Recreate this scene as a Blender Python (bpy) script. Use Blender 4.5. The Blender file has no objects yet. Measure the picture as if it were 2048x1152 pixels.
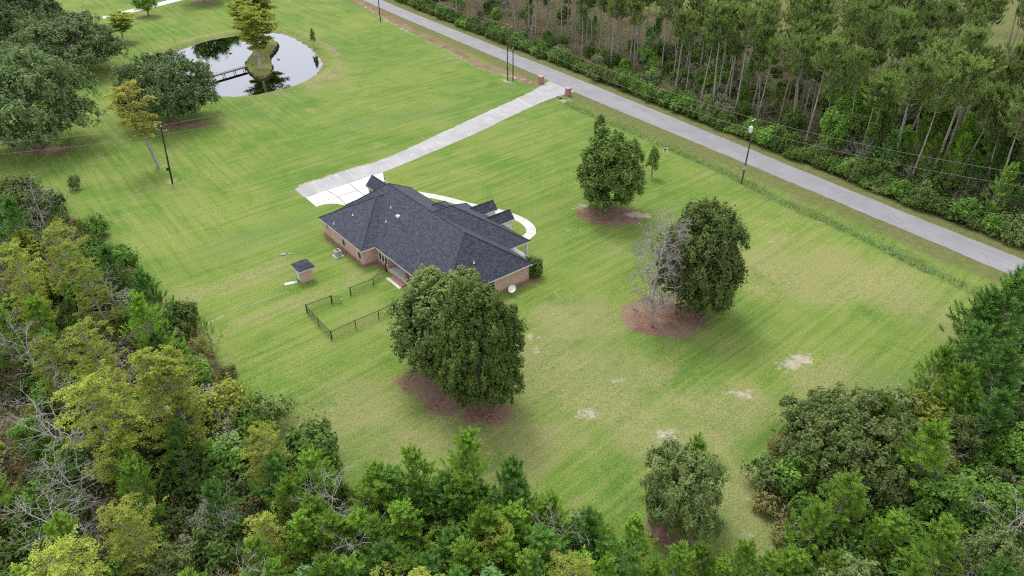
import bpy, bmesh, math, random
import numpy as np
from mathutils import Vector, Matrix

SC = bpy.context.scene
COL = SC.collection
R = math.radians

# ------------------------------------------------------------------ camera
CAM_H, PITCH, FPX = 52.0, R(33.2), 1420.0          # metres, radians, focal length for a 2048 px wide picture
cam = bpy.data.cameras.new('camera')
cam.sensor_width = 36.0
cam.lens = FPX / 2048 * 36.0
cam.clip_start, cam.clip_end = 0.5, 6000
cam_ob = bpy.data.objects.new('camera', cam)
cam_ob.location = (0, 0, CAM_H)
cam_ob.rotation_euler = (math.pi / 2 - PITCH, 0, 0)
COL.objects.link(cam_ob)
SC.camera = cam_ob

# ------------------------------------------------------------------ sky, sun, exposure (bright overcast)
SUN_EL, SUN_AZ = R(58), R(-22)                     # azimuth from +Y towards +X
w = bpy.data.worlds.new('World'); SC.world = w; w.use_nodes = True
nt = w.node_tree; nt.nodes.clear()
sky = nt.nodes.new('ShaderNodeTexSky'); sky.sky_type = 'NISHITA'; sky.sun_disc = False
sky.sun_elevation = SUN_EL; sky.sun_rotation = SUN_AZ
sky.air_density = 1.0; sky.dust_density = 6.0; sky.ozone_density = 0.6
hsv = nt.nodes.new('ShaderNodeHueSaturation'); hsv.inputs['Saturation'].default_value = 0.25
cloud = nt.nodes.new('ShaderNodeMix'); cloud.data_type = 'RGBA'; cloud.inputs[0].default_value = .75; cloud.inputs[7].default_value = (6.4, 6.5, 6.9, 1)   # even cloud cover
bg = nt.nodes.new('ShaderNodeBackground'); bg.inputs['Strength'].default_value = 0.15
wo = nt.nodes.new('ShaderNodeOutputWorld')
nt.links.new(sky.outputs[0], hsv.inputs['Color']); nt.links.new(hsv.outputs[0], cloud.inputs[6]); nt.links.new(cloud.outputs[2], bg.inputs[0]); nt.links.new(bg.outputs[0], wo.inputs[0])
sun = bpy.data.lights.new('sun', 'SUN'); sun.energy = 1.4; sun.angle = R(18); sun.color = (1, .97, .92)
so = bpy.data.objects.new('sun', sun); COL.objects.link(so)
sd = Vector((math.sin(SUN_AZ) * math.cos(SUN_EL), math.cos(SUN_AZ) * math.cos(SUN_EL), math.sin(SUN_EL)))
so.rotation_euler = sd.to_track_quat('Z', 'Y').to_euler(); so.location = (0, 60, 120)
SC.view_settings.view_transform = 'Standard'; SC.view_settings.look = 'None'
SC.view_settings.exposure = 0.5; SC.view_settings.gamma = 1.0
SC.view_settings.use_curve_mapping = False
SC.render.engine = 'CYCLES'
SC.cycles.use_denoising = False
SC.cycles.pixel_filter_type = 'BLACKMAN_HARRIS'; SC.cycles.filter_width = 1.15
SC.cycles.adaptive_threshold = .025; SC.cycles.max_bounces = 4; SC.cycles.diffuse_bounces = 3; SC.cycles.transparent_max_bounces = 6

# ------------------------------------------------------------------ surveying: picture bearing -> place on the level z
CP, SP = math.cos(PITCH), math.sin(PITCH)
def at(px, py, z=0.0):
    x, y = px - 1024.0, py - 576.0
    k = (CAM_H - z) / (FPX * SP + y * CP)
    return (x * k, (FPX * CP - y * SP) * k)
def proj(X, Y, Z):
    dz = Z - CAM_H
    d = Y * CP - dz * SP
    return 1024 + FPX * X / d, 576 - FPX * (Y * SP + dz * CP) / d, d
def gpoly(pts, z=0.0): return [at(p[0], p[1], z) for p in pts]

# ------------------------------------------------------------------ material helpers
class NG:
    def __init__(s, name):
        s.m = bpy.data.materials.new(name); s.m.use_nodes = True
        s.t = s.m.node_tree; s.t.nodes.clear()
        s.out = s.t.nodes.new('ShaderNodeOutputMaterial')
    def n(s, typ, ins=None, **kw):
        nd = s.t.nodes.new(typ)
        for k, v in kw.items(): setattr(nd, k, v)
        for k, v in (ins or {}).items():
            if isinstance(v, bpy.types.NodeSocket): s.t.links.new(v, nd.inputs[k])
            else: nd.inputs[k].default_value = v
        return nd
    def mix(s, f, a, b, blend='MIX'):
        nd = s.t.nodes.new('ShaderNodeMix'); nd.data_type = 'RGBA'; nd.blend_type = blend
        for i, v in ((0, f), (6, a), (7, b)):
            if isinstance(v, bpy.types.NodeSocket): s.t.links.new(v, nd.inputs[i])
            else: nd.inputs[i].default_value = (v if i == 0 else (*v[:3], 1))
        return nd.outputs[2]
    def math(s, op, a, b=None, c=None, clamp=False):
        nd = s.t.nodes.new('ShaderNodeMath'); nd.operation = op; nd.use_clamp = clamp
        for i, v in enumerate((a, b, c)):
            if v is None: continue
            if isinstance(v, bpy.types.NodeSocket): s.t.links.new(v, nd.inputs[i])
            else: nd.inputs[i].default_value = v
        return nd.outputs[0]
    def noise(s, vec, scale, detail=4, rough=.55, dist=0):
        return s.n('ShaderNodeTexNoise', {'Vector': vec, 'Scale': scale, 'Detail': detail, 'Roughness': rough, 'Distortion': dist}).outputs[0]
    def ramp(s, fac, a, b):
        nd = s.n('ShaderNodeMapRange', {'Value': fac, 'From Min': a, 'From Max': b}, interpolation_type='SMOOTHSTEP')
        return nd.outputs[0]
    def pos(s): return s.n('ShaderNodeNewGeometry').outputs['Position']
    def scaled(s, vec, sc, rot=0):
        if rot: vec = s.n('ShaderNodeMapping', {'Vector': vec, 'Rotation': (0, 0, rot)}).outputs[0]
        return s.n('ShaderNodeMapping', {'Vector': vec, 'Scale': sc}).outputs[0]
    def bump(s, h, strength, dist=.05):
        return s.n('ShaderNodeBump', {'Height': h, 'Strength': strength, 'Distance': dist}).outputs[0]
    def finish(s, col, rough=.8, spec=.3, normal=None, **kw):
        b = s.n('ShaderNodeBsdfPrincipled', {'Base Color': col if isinstance(col, bpy.types.NodeSocket) else (*col[:3], 1), 'Roughness': rough, 'Specular IOR Level': spec})
        for k, v in kw.items():
            k = k.replace('_', ' ')
            if isinstance(v, bpy.types.NodeSocket): s.t.links.new(v, b.inputs[k])
            else: b.inputs[k].default_value = v
        if normal is not None: s.t.links.new(normal, b.inputs['Normal'])
        s.t.links.new(b.outputs[0], s.out.inputs[0])
        return s.m

def plain(name, col, rough=.7, spec=.3, var=.15, scale=3.0, metal=0.0):
    g = NG(name); p = g.pos()
    n = g.noise(p, scale, 5)
    c = g.mix(n, tuple(x * (1 - var) for x in col), tuple(min(1, x * (1 + var)) for x in col))
    return g.finish(c, rough, spec, Metallic=metal)

def foliage(name, dark, light, transl=.22, patch=.35, warm=(1.25, 1.05, .55), wamt=.25):
    dark = tuple(x * 1.5 for x in dark); light = tuple(x * 1.32 for x in light)
    g = NG(name)
    geo = g.n('ShaderNodeNewGeometry'); oi = g.n('ShaderNodeObjectInfo'); tc = g.n('ShaderNodeTexCoord')
    rnd = geo.outputs['Random Per Island']
    f = g.math('MULTIPLY_ADD', rnd, .55, g.math('MULTIPLY', g.ramp(g.noise(tc.outputs['Object'], 1.25, 3, .6), .34, .68), .55))
    c = g.mix(f, dark, light)
    # autumn-tinged clumps, different from tree to tree
    off = g.n('ShaderNodeVectorMath', {0: tc.outputs['Object'], 1: g.n('ShaderNodeCombineXYZ', {0: g.math('MULTIPLY', oi.outputs['Random'], 60.0), 1: 3.0, 2: 7.0}).outputs[0]}, operation='ADD').outputs[0]
    wv = g.ramp(g.noise(off, .42, 3), .52, .72)
    c = g.mix(g.math('MULTIPLY', wv, wamt), c, tuple(light[i] * warm[i] for i in range(3)))
    br = g.math('MULTIPLY_ADD', oi.outputs['Random'], .65, .68)
    c = g.mix(1.0, c, g.n('ShaderNodeCombineColor', {0: br, 1: br, 2: br}).outputs[0], 'MULTIPLY')
    d = g.n('ShaderNodeBsdfPrincipled', {'Base Color': c, 'Roughness': .7, 'Specular IOR Level': .04})
    t = g.n('ShaderNodeBsdfTranslucent', {'Color': c})
    mx = g.n('ShaderNodeMixShader', {0: transl, 1: d.outputs[0], 2: t.outputs[0]})
    g.t.links.new(mx.outputs[0], g.out.inputs[0])
    return g.m

M = {}
# tree foliage
M['oak'] = foliage('oak_leaves', (.032, .058, .016), (.175, .232, .070), wamt=.12)
M['oak_light'] = foliage('laurel_leaves', (.034, .068, .015), (.190, .275, .070), wamt=.15)
M['live_oak'] = foliage('live_oak_leaves', (.034, .060, .024), (.155, .212, .084), wamt=.1)
M['olive'] = foliage('olive_leaves', (.044, .070, .020), (.172, .222, .076), wamt=.06)
M['pine'] = foliage('pine_needles', (.060, .130, .016), (.235, .370, .056), transl=.35, wamt=.22)
M['pine_dark'] = foliage('dark_pine_needles', (.040, .100, .022), (.140, .270, .052), transl=.3, wamt=.12)
M['pine_tall'] = foliage('tall_pine_needles', (.056, .096, .024), (.190, .262, .070), transl=.3, wamt=.25)
M['cypress'] = foliage('cypress_leaves', (.120, .155, .024), (.350, .395, .075), transl=.35, wamt=.1)
M['cypress_gold'] = foliage('golden_cypress_leaves', (.165, .160, .030), (.385, .375, .090), transl=.35, wamt=.05)
M['bush_dark'] = foliage('dark_bush_leaves', (.034, .064, .016), (.120, .188, .044), wamt=.12)
M['bush_green'] = foliage('green_bush_leaves', (.045, .105, .018), (.170, .290, .055), wamt=.2)
M['bush_yellow'] = foliage('yellow_bush_leaves', (.100, .125, .022), (.270, .300, .062), transl=.3, wamt=.3)
M['bush_grey'] = foliage('grey_bush_leaves', (.085, .100, .060), (.240, .260, .165), wamt=.15)
M['bush_blue'] = foliage('bluish_leaves', (.048, .100, .036), (.150, .255, .085), wamt=.08)
M['weeds'] = foliage('weed_leaves', (.080, .085, .030), (.250, .235, .085), wamt=.6, warm=(1.4, .85, .55))
M['ditch_grass'] = foliage('ditch_grass_blades', (.140, .205, .070), (.300, .375, .150), wamt=.3)

def bark(name, a, b):
    g = NG(name); tc = g.n('ShaderNodeTexCoord').outputs['Object']
    n = g.noise(g.scaled(tc, (6, 6, 1.5)), 1.0, 5, .65)
    return g.finish(g.mix(g.ramp(n, .3, .7), a, b), .9, .1, g.bump(n, .6, .05))
M['bark'] = bark('grey_brown_bark', (.12, .10, .085), (.30, .27, .235))
M['bark_pine'] = bark('pine_bark', (.19, .16, .14), (.46, .41, .37))
M['bark_pale'] = bark('pale_bark', (.26, .235, .215), (.56, .53, .50))
M['bark_grey'] = bark('weathered_grey_bark', (.20, .175, .155), (.46, .42, .39))

# ------------------------------------------------------------------ mesh helpers
def new_mesh(name, verts, faces, mats=(), fmat=None, smooth=False, uvs=None):
    me = bpy.data.meshes.new(name)
    me.from_pydata([tuple(v) for v in verts], [], faces)
    for m in mats: me.materials.append(m)
    if fmat is not None: me.polygons.foreach_set('material_index', np.array(fmat, np.int32))
    if smooth: me.polygons.foreach_set('use_smooth', np.ones(len(me.polygons), bool))
    me.update()
    if uvs is not None:
        uv = me.uv_layers.new(name='UVMap'); uv.data.foreach_set('uv', np.array(uvs, np.float32).ravel())
    return me

def fast_mesh(name, V, Fc, nper, mats, fmat=None):
    """V (n,3) array, Fc (m,nper) int array."""
    me = bpy.data.meshes.new(name)
    V = np.asarray(V, np.float32); Fc = np.asarray(Fc, np.int32)
    me.vertices.add(len(V)); me.vertices.foreach_set('co', V.ravel())
    me.loops.add(Fc.size); me.loops.foreach_set('vertex_index', Fc.ravel())
    me.polygons.add(len(Fc)); me.polygons.foreach_set('loop_start', np.arange(0, Fc.size, nper, dtype=np.int32))
    for m in mats: me.materials.append(m)
    if fmat is not None: me.polygons.foreach_set('material_index', np.asarray(fmat, np.int32))
    me.update(calc_edges=True)
    return me

def link(name, me, parent=None, mat=None):
    o = bpy.data.objects.new(name, me); COL.objects.link(o)
    if mat is not None and me is not None: me.materials.append(mat)
    if parent is not None: o.parent = parent
    return o
def empty(name, loc=(0, 0, 0), rz=0.0):
    o = bpy.data.objects.new(name, None); COL.objects.link(o); o.empty_display_size = .5
    o.location = loc; o.rotation_euler = (0, 0, rz); return o
def tag(o, label=None, cat=None, group=None, kind=None):
    if label: o['label'] = label
    if cat: o['category'] = cat
    if group: o['group'] = group
    if kind: o['kind'] = kind
    return o

class MB:
    """collects boxes, tubes and polygons; build() links them as one mesh with metre UVs"""
    def __init__(s): s.v = []; s.f = []
    def poly(s, pts):
        i = len(s.v); s.v += [tuple(p) for p in pts]; s.f.append(tuple(range(i, i + len(pts)))); return s
    def box(s, x0, x1, y0, y1, z0, z1):
        i = len(s.v)
        s.v += [(x0, y0, z0), (x1, y0, z0), (x1, y1, z0), (x0, y1, z0), (x0, y0, z1), (x1, y0, z1), (x1, y1, z1), (x0, y1, z1)]
        s.f += [tuple(i + k for k in q) for q in ((0, 3, 2, 1), (4, 5, 6, 7), (0, 1, 5, 4), (1, 2, 6, 5), (2, 3, 7, 6), (3, 0, 4, 7))]
        return s
    def prism(s, pts, z0, z1):
        n = len(pts); i = len(s.v)
        s.v += [(p[0], p[1], z0) for p in pts] + [(p[0], p[1], z1) for p in pts]
        s.f.append(tuple(i + n + k for k in range(n))); s.f.append(tuple(i + n - 1 - k for k in range(n)))
        for k in range(n): s.f.append((i + k, i + (k + 1) % n, i + n + (k + 1) % n, i + n + k))
        return s
    def tube(s, pts, radii, sides=6, cap=True):
        pts = [Vector(p) for p in pts]; i0 = len(s.v); n = len(pts)
        for k, p in enumerate(pts):
            d = (pts[min(k + 1, n - 1)] - pts[max(k - 1, 0)]).normalized()
            a = d.cross(Vector((0, 0, 1)) if abs(d.z) < .9 else Vector((1, 0, 0))).normalized(); b = d.cross(a)
            r = radii[k] if hasattr(radii, '__len__') else radii
            for j in range(sides):
                t = 2 * math.pi * j / sides
                s.v.append(tuple(p + (a * math.cos(t) + b * math.sin(t)) * r))
        for k in range(n - 1):
            for j in range(sides):
                j2 = (j + 1) % sides
                s.f.append((i0 + k * sides + j, i0 + k * sides + j2, i0 + (k + 1) * sides + j2, i0 + (k + 1) * sides + j))
        if cap:
            s.f.append(tuple(i0 + j for j in range(sides))[::-1]); s.f.append(tuple(i0 + (n - 1) * sides + j for j in range(sides)))
        return s
    def mesh(s, name, mats, uv=True, smooth=False):
        uvs = None
        if uv:
            uvs = []
            for f in s.f:
                P = [Vector(s.v[k]) for k in f]
                nrm = Vector((0, 0, 0))
                for a, b in zip(P, P[1:] + P[:1]): nrm += a.cross(b)
                nrm = nrm.normalized() if nrm.length > 0 else Vector((0, 0, 1))
                if abs(nrm.z) > .97: e1, e2 = Vector((1, 0, 0)), Vector((0, 1, 0))
                else:
                    e1 = Vector((0, 0, 1)).cross(nrm).normalized(); e2 = nrm.cross(e1)
                uvs += [(p.dot(e1), p.dot(e2)) for p in P]
        return new_mesh(name, s.v, s.f, mats, uvs=uvs, smooth=smooth)
    def build(s, name, mat, parent=None, smooth=False):
        return link(name, s.mesh(name, [mat], smooth=smooth), parent)

# ================================================================== GROUND
POND = [(330, 103), (365, 98), (400, 84), (440, 75), (490, 68), (540, 63), (568, 67), (592, 76), (615, 90), (632, 104), (644, 118), (648, 128), (640, 142), (622, 157), (596, 169), (560, 180), (520, 188), (480, 193), (440, 193), (395, 180), (350, 150), (322, 122)]
ISLE = [(490, 128), (494, 140), (505, 151), (522, 156), (540, 151), (546, 140), (541, 124), (540, 112), (549, 101), (558, 93), (553, 84), (541, 80), (528, 82), (521, 92), (508, 105), (500, 116)]
ROAD_LO = [(560, -80), (721, 0), (1007, 121), (1090, 158), (1150, 185), (1300, 248), (1522, 340), (1800, 457), (2025, 552), (2330, 680)]
ROAD_HI = [(590, -80), (759, 0), (960, 80), (1160, 160), (1360, 241), (1601, 340), (1799, 421), (2048, 520), (2400, 660)]
HEDGE = [(640, -70), (790, 0), (841, 21), (972, 75), (1094, 122), (1181, 156), (1320, 213), (1500, 283), (1650, 343), (1799, 405), (2048, 497), (2420, 640)]
DITCH = [(1130, 202), (1180, 226), (1270, 262), (1370, 306), (1480, 356), (1560, 398), (1640, 432), (1720, 468), (1800, 508), (1900, 556), (1990, 600), (2060, 640)]
DITCH2 = [(660, -10), (735, 22), (800, 55), (880, 92), (950, 128), (1010, 150), (1065, 172)]
LFOR = [(-500, 380), (-60, 392), (60, 408), (130, 432), (195, 455), (232, 515), (270, 565), (330, 618), (398, 655), (418, 705), (452, 752), (510, 828), (560, 872), (612, 925), (665, 990), (760, 1018), (860, 1030), (960, 1040), (1060, 1062), (1150, 1085), (1230, 1130), (1260, 1200), (1270, 1700), (-1400, 1700)]
RFOR = [(2500, 600), (2090, 612), (1985, 640), (1945, 700), (1900, 790), (1800, 835), (1700, 850), (1600, 880), (1545, 925), (1525, 985), (1535, 1035), (1570, 1085), (1625, 1105), (1600, 1150), (1500, 1230), (1480, 1700), (3400, 1700)]
LF, RF = gpoly(LFOR), gpoly(RFOR)
HL = gpoly(HEDGE)
WF = HL + [(HL[-1][0] + 260, HL[-1][1] + 60), (HL[-1][0] + 200, HL[0][1] + 200), (HL[0][0], HL[0][1] + 200)]

def sdist(P, poly):
    """signed distance (inside negative) of points P (n,2) to polygon"""
    A = np.array(poly, float); B = np.roll(A, -1, 0)
    d = np.full(len(P), 1e9); ins = np.zeros(len(P), bool)
    for a, b in zip(A, B):
        ab = b - a; t = np.clip(((P - a) @ ab) / (ab @ ab + 1e-12), 0, 1)
        d = np.minimum(d, np.hypot(*(P - a - t[:, None] * ab).T))
        c = ((a[1] > P[:, 1]) != (b[1] > P[:, 1])) & (P[:, 0] < (b[0] - a[0]) * (P[:, 1] - a[1]) / (b[1] - a[1] + 1e-12) + a[0])
        ins ^= c
    return np.where(ins, -d, d)
def ldist(P, line):
    A = np.array(line, float); d = np.full(len(P), 1e9)
    for a, b in zip(A[:-1], A[1:]):
        ab = b - a; t = np.clip(((P - a) @ ab) / (ab @ ab + 1e-12), 0, 1)
        d = np.minimum(d, np.hypot(*(P - a - t[:, None] * ab).T))
    return d
def chaikin(pts, n=2, closed=True):
    P = [np.array(p, float) for p in pts]
    for _ in range(n):
        Q = []
        m = len(P)
        for i in range(m if closed else m - 1):
            a, b = P[i], P[(i + 1) % m]
            Q += [a * .75 + b * .25, a * .25 + b * .75]
        if not closed: Q = [P[0]] + Q + [P[-1]]
        P = Q
    return [tuple(p) for p in P]
POND_G = chaikin(gpoly(POND, -.5)); ISLE_G = chaikin(gpoly(ISLE, -.3), 1)

def ground():
    def axis(lo, hi, step, far):
        a = np.arange(lo, hi + .01, step)
        e = step * np.cumsum(1.35 ** np.arange(1, 24)); e = e[e < far]
        return np.concatenate([(lo - e)[::-1], a, hi + e])
    xs = axis(-125, 125, .8, 2500); ys = axis(28, 262, .8, 2500)
    X, Y = np.meshgrid(xs, ys); P = np.stack([X.ravel(), Y.ravel()], 1)
    dp = sdist(P, POND_G); dp = dp + .35 * np.sin(P[:, 0] * 1.1 + P[:, 1] * .7) * np.sin(P[:, 1] * 1.3 - P[:, 0] * .5) + .25 * np.sin(P[:, 0] * 2.3) * np.sin(P[:, 1] * 2.0)
    z = np.zeros(len(P))
    z = np.where(dp < 2.5, -1.3 * np.clip((2.5 - dp) / 5.0, 0, 1) ** 1.3, z)
    dd = ldist(P, gpoly(DITCH)); z -= .55 * np.exp(-(dd / 1.3) ** 2)
    dd2 = ldist(P, gpoly(DITCH2)); z -= .4 * np.exp(-(dd2 / 1.2) ** 2)
    # gentle unevenness, none near paving
    und = .10 * np.sin(P[:, 0] * .21 + 1.3 * np.sin(P[:, 1] * .11)) * np.sin(P[:, 1] * .17 + .7) 
    for ln, wd in ((ROAD_LO, 9), (ROAD_HI, 9)): und *= np.clip((ldist(P, gpoly(ln)) - 3) / wd, 0, 1)
    und *= np.clip((ldist(P, DRV_C) - 5) / 8, 0, 1) * np.clip((sdist(P, HOUSE_Z) - 1) / 6, 0, 1) * np.clip((dp - 2) / 6, 0, 1)
    und *= np.clip((ldist(P, WALK_C) - 2.5) / 6, 0, 1) * np.clip((ldist(P, gpoly([(205, 36), (345, 2), (424, -18)])) - 3) / 6, 0, 1)
    z += und * .8
    ny, nx = X.shape
    idx = np.arange(nx * ny).reshape(ny, nx)
    Fc = np.stack([idx[:-1, :-1], idx[:-1, 1:], idx[1:, 1:], idx[1:, :-1]], -1).reshape(-1, 4)
    me = fast_mesh('ground', np.column_stack([P, z]), Fc, 4, [M['ground']])
    me.polygons.foreach_set('use_smooth', np.ones(len(me.polygons), bool))
    band = lambda sd, wd: np.clip(.5 - sd / wd, 0, 1)
    forest = np.maximum.reduce([band(sdist(P, LF), 5), band(sdist(P, RF), 5), band(sdist(P, WF) , 4)])
    # field of long tawny grass behind the strip of wood
    deep = band(sdist(P, WF) + 64, 20)
    def ell(px, py, rx, ry, rot=0.0, soft=2.0):
        cx, cy = at(px, py); c, s = math.cos(rot), math.sin(rot)
        u = ((P[:, 0] - cx) * c + (P[:, 1] - cy) * s) / rx; v = (-(P[:, 0] - cx) * s + (P[:, 1] - cy) * c) / ry
        return np.clip(.5 + (1 - np.hypot(u, v)) * min(rx, ry) / soft, 0, 1)
    sand = np.maximum.reduce([ell(*a) for a in ((1335, 873, 1.6, 1.1), (1178, 828, 1.1, .8), (1592, 722, 2.3, 1.2, .5), (1480, 790, 1.3, .8),  (1240, 760, .7, .5),  (1278, 430, 2.2, 1.2, -.2, .8), (1160, 412, 1.2, .7), (1068, 672, .9, .6), (1652, 443, .8, .4), (346, 363, 1.5, .8), (152, 378, 1.0, .5), (318, 333, 1.1, .5), (1140, 460, 1.2, .4), (1070, 700, .8, .4),
        (1130, 200, 1.6, .8), (1015, 163, 2.6, .8, -1), (620, 145, .6, .6), (400, 650, 2.0, .5, .8), (200, 435, 1.2, .6), (1545, 480, .7, .3), (1500, 950, .5, .4), (1490, 990, .35, .3), (1497, 1070, .6, .3))])
    DL = gpoly([(600, 372), (650, 355), (700, 338), (752, 326), (820, 302)])
    sand = np.maximum(sand, .8 * np.exp(-(ldist(P, DL) / .7) ** 2))
    sand = np.maximum(sand, .55 * np.exp(-(ldist(P, gpoly([(690, -10), (760, 32), (830, 70), (905, 105), (960, 135), (1020, 150), (1075, 168)])) / 1.2) ** 2))
    mulch = np.maximum.reduce([ell(*a) for a in ((1220, 430, 5.4, 3.4, -.1), (1325, 634, 5.5, 4.3, 0, 1.4), (830, 765, 2.2, 1.6), (880, 800, 3.2, 2.0, -.7), (980, 828, 3.0, 1.6), (1340, 1060, 2.4, 2.0), (370, 250, 5.0, 2.4), (90, 300, 6, 2.0), (295, 32, 4, 2), (410, 6, 5, 3), (1058, 556, 2.0, 1.4, .7), (1640, 880, 1.2, .8), (1590, 1070, 1.6, 1.2))])
    HG = [HW(a, b) for a, b in ((.1, .1), (12.6, .1), (12.6, 2.3), (16, 2.3))]
    mulch = np.maximum(mulch, .6 * np.exp(-(ldist(P, HG) / .8) ** 2))
    mulch = np.maximum(mulch, .75 * np.exp(-(ldist(P, [HW(30.1, 9), HW(30.2, 17)]) / .5) ** 2))
    mulch = np.maximum(mulch, .75 * np.clip(1 - np.abs(dp - .4) / 1.1, 0, 1))
    mulch = np.maximum(mulch, .55 * np.exp(-((dp - 4.4) / 1.3) ** 2) * np.clip((P[:, 0] + 75) / 20, .3, 1))
    sand = np.maximum(sand, .42 * np.exp(-((dp - 4.6) / 1.2) ** 2) * np.clip((P[:, 0] + 75) / 20, .3, 1))
    mulch = np.maximum(mulch, .85 * np.exp(-(ldist(P, gpoly([(690, -12), (765, 28), (835, 64), (905, 98), (960, 128), (1020, 147), (1072, 168)])) / 1.5) ** 2))
    ring = .75 * np.exp(-((dp - 3.6) / 1.5) ** 2) * np.clip((P[:, 1] - 160) / 10, .35, 1)
    dry = np.maximum.reduce([ell(*a) for a in ((950, 870, 12, 6, .1, 9), (1200, 760, 9, 8, 0, 8), (1450, 830, 8, 5, .3, 6), (1080, 710, 4, 5, 0, 4), (640, 150, 14, 5, -1.0, 9), (470, 560, 14, 1.5, .75, 3), (1590, 540, 10, 8, 0, 9), (1750, 560, 16, 6, -1.0, 9), (1480, 1020, 3, 6, 0, 4), (1300, 880, 6, 5, 0, 6), (560, 615, 12, 1.0, .7, 2), (1640, 770, 8, 3, .8, 4), (700, 830, 8, 6, 0, 8), (1150, 640, 6, 6, 0, 6))])
    VR = gpoly(ROAD_LO + ROAD_HI[::-1])
    verge = np.clip(1.15 - np.abs(sdist(P, VR)) / 7.0, 0, 1) * np.where(ldist(P, DRV_C) < 5, .3, 1)
    verge = np.maximum(verge, deep)
    lush = np.maximum.reduce([np.exp(-(dd / 1.6) ** 2), .8 * np.exp(-(dd2 / 1.2) ** 2), ell(1800, 780, 5, 4, 0, 5), ell(520, 470, 9, 3, .7, 5), ell(820, 230, 12, 3, .5, 5)])
    for nm, ch in (('zone', (forest * (1 - deep), sand, mulch)), ('zone2', (np.maximum(dry, ring), verge, lush))):
        at_ = me.color_attributes.new(nm, 'FLOAT_COLOR', 'POINT')
        at_.data.foreach_set('color', np.column_stack([*ch, np.ones(len(P))]).astype(np.float32).ravel())
    o = link('ground', me); tag(o, kind='structure'); return o

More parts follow.
